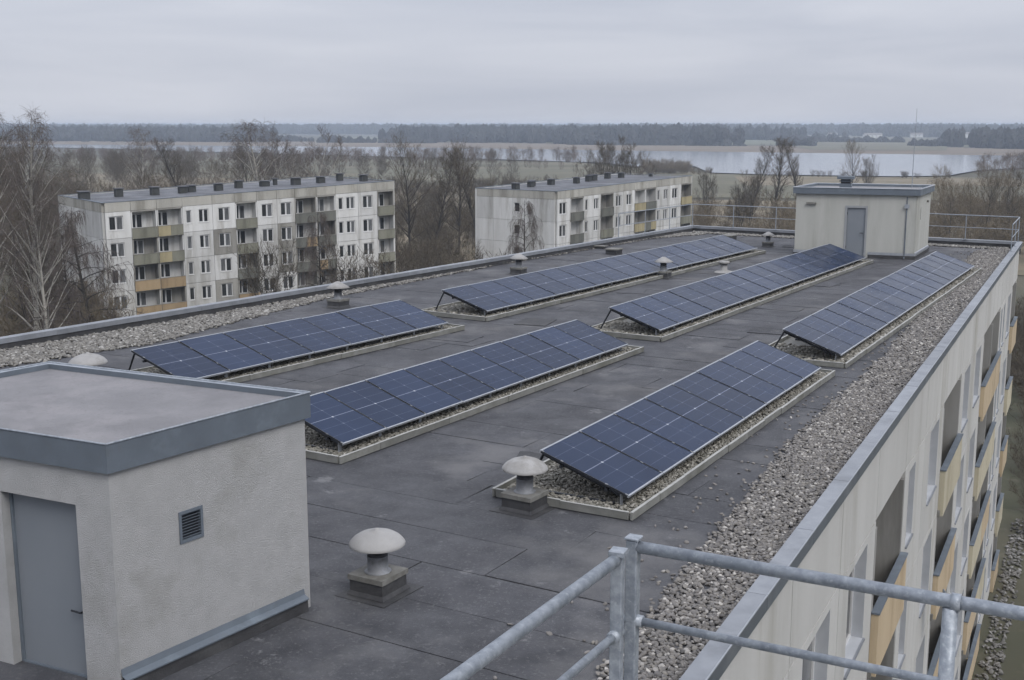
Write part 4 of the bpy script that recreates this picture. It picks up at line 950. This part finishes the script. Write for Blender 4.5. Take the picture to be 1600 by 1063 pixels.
    for (cx, cy, w1_, d1_, h1_) in roofbits:
        h1_ *= 0.62; w1_ *= 0.85; d1_ *= 0.85
        c = new('chimney', MB().box(-w1_/2, w1_/2, -d1_/2, d1_/2, 0, h1_).mesh('chimney', M['chimney']), b, (cx, cy, ztop-0.11+k*cx))
        new('cap', MB().box(-w1_/2-0.12, w1_/2+0.12, -d1_/2-0.12, d1_/2+0.12, h1_+0.06, h1_+0.14).box(-w1_/2+0.1, w1_/2-0.1, -d1_/2+0.1, d1_/2-0.1, h1_+0.001, h1_+0.06).mesh('cap', M['roofdark']), c)
    return b
B1b = [0, 2.92, 5.7, 8.5, 11.85, 14.5, 17.05, 19.45, 21.65, 24.35, 26.8, 29.75, 32.3, 34.6]
bal1 = {1: 'olive', 2: 'olive', (1, 1): 'olive', (1, 2): 'ochre', (1, 3): 'ochre', (2, 0): ('yellow', 'olive'), (2, 1): ('yellow', 'olive'), (2, 2): 'ochre', (2, 3): 'ochre',
        5: 'olive', (5, 2): 'slate', (5, 3): 'ochre', 8: 'slate', (8, 1): ('slate', 'ochre'), (8, 2): 'slate', 9: 'slate', (9, 2): ('ochre', 'slate'), 12: 'olive', (12, 2): 'olive', (12, 3): 'olive'}
rb1 = [(0.6, 8.5, 1.25, 1.25, 1.3), (4.6, 9.2, 0.95, 0.95, 1.35), (8.2, 7.8, 1.0, 1.0, 1.3), (11.3, 7.4, 1.0, 1.0, 1.1), (12.6, 8.2, 1.0, 1.0, 1.1), (15.4, 7.0, 1.0, 1.0, 1.2),
       (18.6, 8.8, 0.9, 0.9, 1.3), (21.8, 8.6, 1.2, 1.0, 0.9), (23.6, 9.6, 0.5, 0.5, 1.1), (25.2, 7.2, 1.1, 1.1, 1.2), (28.6, 7.4, 1.0, 1.0, 1.1), (31.8, 8.6, 0.8, 0.8, 1.3), (33.2, 5.0, 0.9, 0.9, 1.1)]
block((-42.42, 123.0), 54.74, B1b, 'WLLnwLwwLLnwL', 17.0, 12.56, 0.0395, 'larger weathered panel block at the left, four storeys with olive and ochre balconies', bal1, [10.5], 1, rb1, [0.27, 4.4, 8.6, 12.8, 16.95])
B2b = [0, 3.03, 6.03, 9.92, 13.02, 15.55, 18.22, 21.14, 23.97, 27.59, 30.87, 34.0]
bal2 = {1: 'slate', (1, 1): 'slate', 3: 'slate', (3, 1): 'olive', 6: 'yellow', (6, 1): 'yellow', 7: 'slate', (7, 1): ('slate', 'yellow'), 10: 'yellow', (10, 1): 'olive'}
rb2 = [(1.5, 7.5, 0.9, 0.9, 1.2), (6.2, 8.6, 0.8, 0.8, 1.1), (7.6, 9.4, 0.8, 0.8, 1.1), (10.8, 8.6, 0.9, 0.9, 1.1), (14.5, 7.0, 0.8, 0.8, 1.2), (18.6, 7.8, 0.8, 0.8, 1.2), (20.5, 8.3, 1.3, 0.9, 1.2), (25.0, 8.8, 0.8, 0.8, 1.2), (27.4, 8.0, 0.8, 0.8, 1.0), (31.5, 5.5, 0.5, 0.5, 0.5)]
block((5.50, 147.0), 37.57, B2b, 'WLnLwwLLnWL', 13.0, 12.46, 0.0236, 'smaller pale panel block in the middle, with a bare birch before its windowed gable', bal2, [6.2], 2, rb2, [0.27, 3.5, 6.9, 10.0, 12.95])

# ------------------------------------------------------------------ trees
M['bark'] = mat('bark', (0.040, 0.035, 0.029), (0.024, 0.021, 0.018), 0.95, scale=3)
M['bark_pale'] = mat('birch_bark', (0.36, 0.345, 0.31), (0.25, 0.235, 0.21), 0.9, scale=2, stain=(0.07, 0.06, 0.05), stain_scale=1.6, stain_amt=0.8, stain_at=0.55)
M['twig'] = mat('twigs', (0.098, 0.080, 0.057), (0.062, 0.051, 0.037), 0.95, scale=0.5, rnd=0.2)
M['twig_birch'] = mat('birch_twigs', (0.115, 0.094, 0.082), (0.082, 0.068, 0.060), 0.95, scale=0.5, rnd=0.15)
M['twig_tan'] = mat('tan_twigs', (0.17, 0.138, 0.095), (0.115, 0.096, 0.066), 0.95, scale=0.5, rnd=0.2)
M['twig_far'] = mat('far_twigs', (0.15, 0.115, 0.092), (0.11, 0.088, 0.072), 0.95, scale=0.1, rnd=0.25)
M['conifer'] = mat('far_woods', (0.040, 0.040, 0.038), (0.024, 0.028, 0.026), 1.0, scale=0.05, rnd=0.35)

def unit(v): return v/max(1e-9, np.linalg.norm(v))
def tree_meshes(name, Ht, Rc, style, seed, barkm, twigm, n1=34, n2=7, n3=7, twr=0.016):
    g = np.random.default_rng(seed)
    wood = MB(); lines = []
    up = np.array([0, 0, 1.0])
    def poly(p, d, ln, steps, wob, bend):
        pts = [p]; 
        for i in range(steps):
            d = unit(d + g.normal(0, wob, 3) + bend*np.array([0, 0, 1.0])); p = p + d*ln/steps; pts.append(p)
        return pts
    stems = 1 if style in ('birch', 'weep', 'broad', 'tall') else (6 if style == 'multi' else 9)
    for s in range(stems):
        az = 2*PI*s/stems+g.uniform(-.5, .5)
        lean = 0.05 if stems == 1 else (0.30 if style == 'multi' else 0.65)
        d0 = unit(np.array([math.cos(az)*lean, math.sin(az)*lean, 1.0])); hh = Ht*(1 if stems == 1 else g.uniform(0.75, 1.0))
        tr = poly(np.array([0.0, 0, -0.3]), d0, hh, 10, 0.05, 0.06)
        r0 = Ht*0.0145*(1 if stems == 1 else 0.6)
        rad = [max(0.012, r0*(1-i/10.4)**0.85) for i in range(11)]
        wood.tube(tr, rad, 7, 0, False)
        z0 = {'birch': 0.16, 'weep': 0.12, 'broad': 0.22, 'tall': 0.15, 'multi': 0.18, 'shrub': 0.05}[style]
        nb = n1 if stems == 1 else max(5, int(n1*1.6/stems))
        for b in range(nb):
            t = z0+(0.98-z0)*((b+g.uniform(0, 1))/nb); ti = t*10; i = min(9, int(ti)); p = tr[i]+(tr[i+1]-tr[i])*(ti-i)
            rel = (t-z0)/(1-z0)
            prof = {'birch': math.sin(PI*min(1, 0.15+0.85*rel)**0.9)*0.9+0.18, 'weep': (1-rel)**0.6*0.95+0.12, 'broad': math.sin(PI*(0.18+0.75*rel))**0.7, 'tall': 0.55*math.sin(PI*(0.2+0.72*rel))+0.35,
                    'multi': math.sin(PI*(0.25+0.68*rel)), 'shrub': 0.8}[style]
            el = {'birch': 0.9-0.1*rel, 'weep': 0.55, 'broad': 0.75+0.35*rel, 'tall': 1.0, 'multi': 0.85, 'shrub': 0.7}[style]+g.normal(0, 0.12)
            a = b*2.4+g.normal(0, 0.5)
            d = np.array([math.cos(a)*math.cos(el), math.sin(a)*math.cos(el), math.sin(el)])
            ln = Rc*prof*g.uniform(0.8, 1.2)*(1.25 if style in ('broad', 'birch', 'tall') else 1.0)
            bend = {'birch': 0.02, 'weep': -0.12, 'broad': 0.06, 'tall': 0.1, 'multi': 0.06, 'shrub': 0.05}[style]
            br = poly(p, d, ln, 5, 0.10, bend); rb = rad[i]*0.48
            wood.tube(br, [max(0.010, rb*(1-j/5.5)) for j in range(6)], 4, 0, False)
            for c in range(n2):
                tt = 0.25+0.75*(c+g.uniform(0, 1))/n2; ti = tt*5; i2 = min(4, int(ti)); q = br[i2]+(br[i2+1]-br[i2])*(ti-i2)
                dd = unit((br[i2+1]-br[i2])); side = unit(g.normal(0, 1, 3)); d2 = unit(dd*0.8+side*0.8+up*{'weep': -0.1, 'birch': 0.1}.get(style, 0.35))
                l2 = ln*0.42*g.uniform(0.6, 1.2)*(1-0.4*tt)+0.35
                bend2 = {'birch': -0.10, 'weep': -0.38}.get(style, 0.08)
                b2 = poly(q, d2, l2, 4, 0.13, bend2); lines.append((b2, max(0.012, rb*0.34)))
                for e in range(n3):
                    tt2 = 0.15+0.85*(e+g.uniform(0, 1))/n3; ti = tt2*4; i3 = min(3, int(ti)); q3 = b2[i3]+(b2[i3+1]-b2[i3])*(ti-i3)
                    side = unit(g.normal(0, 1, 3)); d3 = unit(unit(b2[i3+1]-b2[i3])*0.7+side*0.8+up*{'weep': -0.5, 'birch': -0.15}.get(style, 0.25))
                    l3 = {'weep': 1.35, 'birch': 1.0}.get(style, 0.85)*g.uniform(0.6, 1.3)*(Ht/18)**0.35
                    lines.append((poly(q3, d3, l3, 3, 0.16, {'weep': -0.75, 'birch': -0.38}.get(style, 0.06)), twr))
    # twigs and small branches as thin tapering three-sided slivers
    tw = MB()
    for pts, r_ in lines:
        n = len(pts); d = unit(pts[-1]-pts[0]); a = unit(np.cross(d, unit(g.normal(0, 1, 3)))); c = np.cross(d, a)
        b = len(tw.v)
        for i, p in enumerate(pts[:-1]):
            rr = r_*(1-0.75*i/n); tw.v += [tuple(p+a*rr), tuple(p-a*rr*0.5+c*rr*0.87)] if r_ <= twr else [tuple(p+a*rr), tuple(p-a*rr*0.5+c*rr*0.87), tuple(p-a*rr*0.5-c*rr*0.87)]
        k = 2 if r_ <= twr else 3
        tip = len(tw.v); tw.v.append(tuple(pts[-1]))
        for i in range(n-2):
            if k == 2: tw.f.append((b+i*2, b+i*2+1, b+i*2+3, b+i*2+2)); tw.m.append(0)
            else:
                for j in range(3): tw.f.append((b+i*3+j, b+i*3+(j+1) % 3, b+(i+1)*3+(j+1) % 3, b+(i+1)*3+j)); tw.m.append(0)
        l0 = b+(n-2)*k
        if k == 2: tw.f.append((l0, l0+1, tip)); tw.m.append(0)
        else:
            for j in range(3): tw.f.append((l0+j, l0+(j+1) % 3, tip)); tw.m.append(0)
    return wood.mesh('trunk', M[barkm], True), tw.mesh('crown', M[twigm])

SPEC = {'birch': (22, 4.2, 'birch', 1, 'bark_pale', 'twig_birch', 44, 8, 8, 0.016), 'birch2': (18, 4.6, 'birch', 2, 'bark_pale', 'twig_birch', 36, 8, 8, 0.018),
        'weep': (13, 4.0, 'weep', 3, 'bark', 'twig_birch', 34, 9, 9, 0.014), 'broad': (18, 5.5, 'broad', 4, 'bark', 'twig', 38, 8, 8, 0.02),
        'broad2': (16, 5.0, 'broad', 5, 'bark', 'twig_tan', 34, 8, 8, 0.02), 'tall': (18, 3.4, 'tall', 6, 'bark', 'twig', 36, 8, 8, 0.02),
        'multi': (15, 4.5, 'multi', 7, 'bark', 'twig', 40, 8, 8, 0.022), 'multi2': (19, 5.5, 'multi', 9, 'bark_pale', 'twig_birch', 40, 8, 8, 0.022), 'shrub': (5, 2.2, 'shrub', 8, 'bark', 'twig', 34, 6, 6, 0.016), 'tanshrub': (5, 2.4, 'shrub', 12, 'bark', 'twig_tan', 34, 6, 6, 0.02),
        'fartree': (11, 3.8, 'broad', 10, 'bark', 'twig_far', 26, 6, 6, 0.05)}
TM = {k: tree_meshes(k, *v) for k, v in SPEC.items()}
ZT = {k: float(np.percentile([v.co.z for v in m_[1].vertices], 97.5)) for k, m_ in TM.items()}
trng = random.Random(77)
def tree(sp, x, y, h, label, name='bare_tree', cat='tree', group=None, wide=1.0, rz=None):
    s = h/ZT[sp]
    t_ = thing(name, label, cat, (x, y, 0), trng.uniform(0, 6.28) if rz is None else rz, group)
    a = new('trunk', TM[sp][0], t_); b = new('crown', TM[sp][1], t_)
    a.scale = b.scale = (s*wide, s*wide, s)
    return t_
T = [
 ('birch', -39.0, 95.5, 21.0, 'tall white-stemmed birch at the far left, tip above the horizon', 0.8),
 ('birch2', -36.6, 92.0, 16.5, 'second pale birch stem close to the right of the tallest left birch', 0.75),
 ('birch', -47.5, 108, 22.0, 'birch cut off by the left edge of the photo', 0.8),
 ('weep', -37.2, 103, 12.8, 'drooping dark-stemmed birch standing before the left gable of the larger block', 1.15),
 ('weep', -42.0, 112, 11.0, 'small drooping tree between the birch stems and the larger block', 1.0),
 ('broad', -61, 150, 19.5, 'dark spreading tree behind the left end of the larger block', 1.0),
 ('broad', -58, 132, 17, 'dark tree crowding the left edge behind the birches', 1.0),
 ('tall', -66, 165, 19, 'slim dark tree left of the larger block and farthest back in its clump', 1.2),
 ('birch2', -71, 226, 19.5, 'pale-trunked birch rising behind the third chimney of the larger block', 1.0),
 ('tall', -63, 232, 17.5, 'slender dark tree right of the lone pale birch behind the larger block', 1.2),
 ('birch2', -38.5, 190, 20.7, 'big spreading pale birch behind the middle of the larger block roof', 1.25),
 ('multi2', -35.0, 196, 19.0, 'many-stemmed birch leaning right beside the big spreading pale birch', 1.1),
 ('broad', -43.5, 198, 17.0, 'dark crown filling the left side of the big spreading birch', 1.0),
 ('broad', -15.3, 176, 18.6, 'tall dark tree just right of the larger block, left of two', 1.0),
 ('tall', -12.3, 181, 15.5, 'narrow dark tree squeezed between the two tall trees beside the larger block', 1.3),
 ('broad', -8.6, 189, 17.6, 'tall dark tree in the gap between both blocks, right of two', 0.85),
 ('tall', -5.2, 200, 16.8, 'slim tree beside the left gable of the smaller block', 1.3),
 ('multi', 18.5, 258, 16.0, 'many-stemmed dark tree behind the smaller block roof, left of its clump', 1.0),
 ('multi', 22.5, 262, 17.0, 'many-stemmed dark tree behind the smaller block roof, tallest of its clump', 1.0),
 ('multi', 27.0, 266, 15.5, 'many-stemmed dark tree behind the smaller block roof, right of its clump', 1.0),
 ('weep', 1.6, 124, 12.3, 'small bare birch standing before the gable of the smaller block', 0.72),
 ('tanshrub', 57.5, 498, 5.5, 'tan willow bush at the left end of the small lake headland', 1.2),
 ('shrub', -0.6, 127, 7.0, 'low bush left of the small birch at the smaller block gable', 0.9),
 ('multi', 38.5, 235, 11.5, 'bare tree beside the right end of the smaller block', 0.8),
 ('multi', 42.5, 222, 9.5, 'low bare tree over the guard rail right of the smaller block', 0.9),
 ('tall', 51.5, 258, 15.8, 'slim bare tree left of the far hut, first of three', 1.2),
 ('tall', 56.0, 255, 17.5, 'slim bare tree left of the far hut, tallest of three', 1.3),
 ('multi', 48.0, 240, 11.0, 'spreading low tree just left of the slim trees by the far hut', 0.9),
 ('tall', 65.5, 270, 16.5, 'slim bare tree rising at the left corner of the far hut roof', 1.0),
 ('broad2', 97.0, 340, 16.0, 'pale round-crowned tree against the lake above the far hut vent', 0.9),
 ('multi', 103.0, 345, 11.5, 'lower pale tree right of the round-crowned tree above the far hut', 0.8),
 ('broad2', 75.5, 196, 11.6, 'brown spreading tree right behind the lightning rod', 0.9),
 ('broad2', 82.0, 205, 12.0, 'brown spreading tree behind the right stretch of guard rail', 0.9),
 ('multi', 89.0, 212, 12.5, 'many-stemmed tree near the right edge of the photo', 0.9),
 ('broad', 70.0, 190, 9.5, 'low dark tree directly right of the far hut', 0.9),
 ('shrub', -25.6, 124, 8.4, 'bare bush growing up the third bay of the larger block', 0.8),
 ('weep', -20.5, 127.5, 11.0, 'bare tree before the fifth bay of the larger block balconies', 0.75),
 ('shrub', -17.0, 128, 7.2, 'dense bush under the slate balconies of the larger block', 1.1),
 ('shrub', -13.0, 131.5, 5.5, 'bush at the right half of the larger block front', 1.2),
 ('broad2', -51, 122, 13.5, 'tan bushy tree between the left birches and the photo edge', 1.0),
 ('multi', -42.5, 104, 10.5, 'dark tangled tree at the foot of the tall left birch', 1.0),
]
srcs = {}
for sp, x, y, h, lab, wd_ in T:
    nm = {'birch': 'birch_tree', 'birch2': 'birch_tree', 'weep': 'birch_tree', 'shrub': 'bush', 'tanshrub': 'bush', 'multi2': 'birch_tree'}.get(sp, 'bare_tree')
    o = tree(sp, x, y, h, lab, nm, 'bush' if 'shrub' in sp else 'tree', 'bare winter trees' if 'shrub' not in sp else 'bare bushes', wd_)
    srcs.setdefault(sp, o)
# crowns reused as the source of the woods one cannot count
def crown_of(sp): return [c for c in srcs[sp].children if c.name.startswith('crown')][0]
ft = tree('fartree', -30, 600, 10.0, 'tallest tree of the lakeside tree line', 'bare_tree', 'tree', None, 1.0); srcs['fartree'] = ft
def woods(name, poly, dens, sp, sc, label, jit=(0.75, 1.25), seed=0, z=0.0, keep=None):
    p = fill(poly, dens, nrng)
    if keep is not None: p = p[keep(p)]
    s = sc
    return scatter(name, np.column_stack([p, np.full(len(p), z)]), 'tree', None, (s, s, s), jit, source=crown_of(sp), seed=seed, tilt=False, label=label, category='woods')
woods('thicket', [(-90, 120), (-46, 108), (-44, 128), (-62, 160), (-40, 178), (-50, 230), (-130, 230)], 0.012, 'broad', 0.55, 'brown thicket behind the birches at the left')
woods('thicket', [(-60, 95), (-42, 88), (-34, 108), (-46, 122), (-66, 120)], 0.045, 'tanshrub', 0.95, 'tangled undergrowth round the foot of the left birches', seed=3)
woods('thicket', [(-19, 148), (-6, 140), (-2, 165), (4, 215), (-4, 250), (-30, 240)], 0.022, 'shrub', 1.0, 'brown undergrowth in the gap between the two blocks', seed=4)
woods('thicket', [(-110, 240), (-40, 215), (0, 230), (15, 290), (-20, 330), (-150, 330)], 0.006, 'shrub', 1.15, 'scattered scrub in the meadow behind the larger block', seed=5)
woods('thicket', [(28, 200), (60, 165), (110, 175), (130, 260), (60, 250), (34, 235)], 0.022, 'tanshrub', 1.1, 'brown scrub belt beyond the far guard rail', seed=6)
woods('thicket', [(66, 170), (120, 170), (125, 235), (78, 225)], 0.012, 'broad2', 0.6, 'belt of low brown trees behind the right guard rail', seed=7)
woods('thicket', [(-210, 330), (-120, 300), (-70, 330), (-60, 380), (-120, 420), (-230, 430)], 0.006, 'broad', 0.55, 'loose belt of dark trees across the left meadow', seed=8)
woods('thicket', [(24.6, 56), (31.2, 74), (40, 97), (52, 125), (75, 125), (48, 70), (36, 50)], 0.14, 'shrub', 0.62, 'low brown scrub on the slope right of the building', seed=14)
woods('thicket', [(-150, 430), (10, 400), (12, 415), (-150, 450)], 0.02, 'broad', 0.5, 'hedgerow trees between the meadows', seed=15)
woods('thicket', [(-60, 350), (20, 330), (30, 345), (-60, 372)], 0.02, 'shrub', 1.2, 'scrubby ditch line behind the two blocks', seed=16)
woods('lakeside_trees', [(-260, 640), (-100, 640), (34, 640), (34, 595), (-100, 590), (-260, 590)], 0.017, 'fartree', 0.62, 'line of bare trees along the near shore of the lake', seed=9)
woods('lakeside_trees', [(-110, 560), (20, 520), (30, 535), (-110, 580)], 0.012, 'fartree', 0.42, 'hedge of low trees across the meadow before the lake', seed=10)
hp_ = np.vstack([np.column_stack([q, np.zeros(len(q))]) for q in (fill([(56, 510), (66, 500), (72, 520), (66, 540), (58, 535)], 0.10, nrng), fill([(66, 500), (76, 503), (78, 520), (72, 530)], 0.07, nrng))])
scatter('lakeside_trees', hp_, 'tree', None, (0.95, 0.95, 0.95), (0.6, 1.25), source=crown_of('tanshrub'), seed=11, tilt=False, label='tan willow thicket on the small headland in the lake', category='woods')
q = fill([(76, 503), (86, 510), (86, 518), (78, 520)], 0.10, nrng); scatter('lakeside_trees', np.column_stack([q, np.zeros(len(q))]), 'tree', None, (0.5, 0.5, 0.5), (0.5, 1.2), source=crown_of('tanshrub'), seed=17, tilt=False, label='low end of the willow thicket on the small lake headland', category='woods')
woods('lakeside_trees', [(176, 463), (193, 436), (240, 440), (300, 520), (300, 640), (245, 560), (215, 500)], 0.035, 'fartree', 0.66, 'wooded headland at the right edge of the lake', seed=12)
woods('lakeside_trees', [(110, 478), (175, 458), (176, 461), (110, 481)], 0.1, 'shrub', 0.5, 'low bushes dotted along the right lake shore', seed=13)

# far woods: too far away to tell the trees apart
def far(name, bands, label, size, seed):
    P_ = []
    for poly, dens, z in bands:
        p = fill(poly, dens, nrng); P_.append(np.column_stack([p, np.full(len(p), z)]))
    return scatter(name, np.vstack(P_), 'tree2', M['conifer'], size, (0.75, 1.3), seed=seed, tilt=False, label=label, category='forest')
def band(path, n, wid, z, seed):
    g = np.random.default_rng(seed); path = np.array(path, float); seg = np.linalg.norm(np.diff(path, axis=0), axis=1); cs = np.concatenate([[0], np.cumsum(seg)])
    t = g.uniform(0, cs[-1], n); t = t[(g.uniform(0, 1, n) < np.clip(np.minimum(t, cs[-1]-t)/(0.12*cs[-1])+0.15, 0, 1))]      # thins out towards both ends
    clump = np.sin(t/37.0+seed)+np.sin(t/91.0+2*seed); t = t[clump+g.normal(0, 1.2, len(t)) > -1.6]
    x = np.interp(t, cs, path[:, 0]); y = np.interp(t, cs, path[:, 1])+g.normal(0, wid/2, len(t))
    return np.column_stack([x, y, z+g.normal(0, 1.3, len(t))])
def far2(name, arrs, label, size, seed, jit=(0.55, 1.35)):
    return scatter(name, np.vstack(arrs), 'tree2', M['conifer'], size, jit, seed=seed, tilt=False, label=label, category='forest')
far2('far_forest', [band([(-680, 1640), (-300, 1510)], 700, 60, 7, 1), band([(-160, 1560), (30, 1470), (40, 1480)], 560, 90, 8, 2), band([(45, 1420), (240, 1330)], 620, 110, 8, 3),
                    band([(420, 1100), (600, 1010)], 420, 90, 7, 4), band([(-160, 1900), (420, 1700)], 900, 80, 8, 8), band([(620, 2250), (1300, 2050)], 1300, 120, 9, 5), band([(-1400, 2250), (-450, 2020)], 1500, 110, 8, 6)],
     'dark forest masses beyond the far lake shore', (5.5, 5.5, 8.5), 31)
far2('far_forest', [band([(-2200, 3150), (500, 2800)], 3600, 160, 9, 11), band([(200, 2700), (2300, 2450)], 2600, 150, 9, 12), band([(-3500, 4600), (4200, 4300)], 4600, 260, 11, 13)], 'forest on the horizon', (10, 10, 11), 32, (0.6, 1.25))
far2('far_copse', [band([(-230, 1440), (-90, 1385)], 160, 10, 1, 21), band([(440, 1260), (570, 1190)], 190, 14, 0, 22), band([(-420, 1590), (-250, 1540)], 150, 10, 1, 23), band([(268, 1220), (304, 1206)], 46, 22, 2, 24),
                   band([(400, 1190), (436, 1176)], 44, 22, 1, 25), band([(250, 1580), (278, 1560)], 30, 20, 2, 26), band([(60, 1290), (232, 1195)], 200, 8, 0, 27), band([(350, 1665), (380, 1650)], 26, 20, 3, 28),
                   band([(330, 1500), (470, 1440)], 130, 10, 1, 29), band([(430, 1725), (484, 1705)], 30, 20, 3, 30)],
     'hedges and copses on the fields beyond the lake', (3.6, 3.6, 4.6), 33)
# low rise of the land at the horizon
hm = mat('far_hills', (0.06, 0.06, 0.05), (0.045, 0.048, 0.04), 1.0, scale=0.004)
hb = MB(); g = np.random.default_rng(9); xs = np.linspace(-9000, 9000, 90); 
hh = 24+7*np.sin(xs/1900.0+1)+4*np.sin(xs/700.0)+3*np.sin(xs/330.0+2)
for i, x_ in enumerate(xs):
    hb.v += [(x_, 6600, -1), (x_, 8200, hh[i]-3.5), (x_, 9000, hh[i]-6), (x_, 10500, -1)]
for i in range(len(xs)-1):
    for j in range(3):
        a = i*4+j; hb.f.append((a, a+4, a+5, a+1)); hb.m.append(0)
new('hills', hb.mesh('hills', hm, True), kind='structure')

# white farm buildings on the far side
M['farwhite'] = mat('white_render', (0.62, 0.62, 0.6), None, 0.9); M['farroof'] = mat('grey_roof', (0.20, 0.18, 0.17), None, 0.9)
def house(x, y, l_, d_, h_, rz, label, name='farm_building'):
    hs = thing(name, label, 'house', (x, y, 0.3), rz, 'white buildings of the far village')
    mb = MB().box(-l_/2, l_/2, -d_/2, d_/2, 0, h_); new('wall', mb.mesh('wall', M['farwhite']), hs)
    r_ = MB(); e = 0.5; top = h_+d_*0.3
    r_.poly([(-l_/2-e, -d_/2-e, h_-0.1), (l_/2+e, -d_/2-e, h_-0.1), (l_/2+e, 0, top), (-l_/2-e, 0, top)]); r_.poly([(l_/2+e, d_/2+e, h_-0.1), (-l_/2-e, d_/2+e, h_-0.1), (-l_/2-e, 0, top), (l_/2+e, 0, top)])
    r_.poly([(-l_/2, -d_/2, h_), (-l_/2, d_/2, h_), (-l_/2, 0, top-0.2)]); r_.poly([(l_/2, d_/2, h_), (l_/2, -d_/2, h_), (l_/2, 0, top-0.2)])
    new('roof', r_.mesh('roof', M['farroof']), hs)
    for i in range(3): new('window', MB().box(-l_/2+l_*(i+0.6)/4, -l_/2+l_*(i+0.6)/4+1.4, -d_/2-0.06, -d_/2-0.01, h_*0.4, h_*0.4+1.4).mesh('window', M['pane_dark']), hs)
    return hs
house(600, 2000, 30, 9, 5, 0.1, 'long white farm building on the far bank right of the mid-lake copse')
house(690, 2050, 20, 9, 5, -0.1, 'white farm building a little right of the long one on the far bank')
house(765, 1990, 34, 10, 6, 0.05, 'rightmost white barn on the far bank, left of the lightning rod')
house(760, 2700, 60, 14, 9, 0.05, 'white hall farthest away near the horizon')
house(560, 2100, 16, 8, 5, 0.2, 'small white house at the left of the far village')
house(-650, 1850, 26, 9, 6, 0.0, 'pale farmhouse beyond the lake above the larger block')
house(-540, 1830, 22, 9, 6, 0.2, 'pale barn beyond the lake near the farmhouse at the left')

# ------------------------------------------------------------------ air
hz = MB().box(-13500, 13500, -250, 15500, -2, 26.5)
hm_ = bpy.data.materials.new('haze_air'); hm_.use_nodes = True; t = hm_.node_tree; t.nodes.clear()
ho = t.nodes.new('ShaderNodeOutputMaterial'); pv = t.nodes.new('ShaderNodeVolumePrincipled')
pv.inputs['Color'].default_value = (0.74, 0.84, 1.0, 1); pv.inputs['Density'].default_value = 0.00027; pv.inputs['Anisotropy'].default_value = 0.2
t.links.new(pv.outputs[0], ho.inputs['Volume'])
o = new('haze', hz.mesh('haze', hm_), kind='stuff')
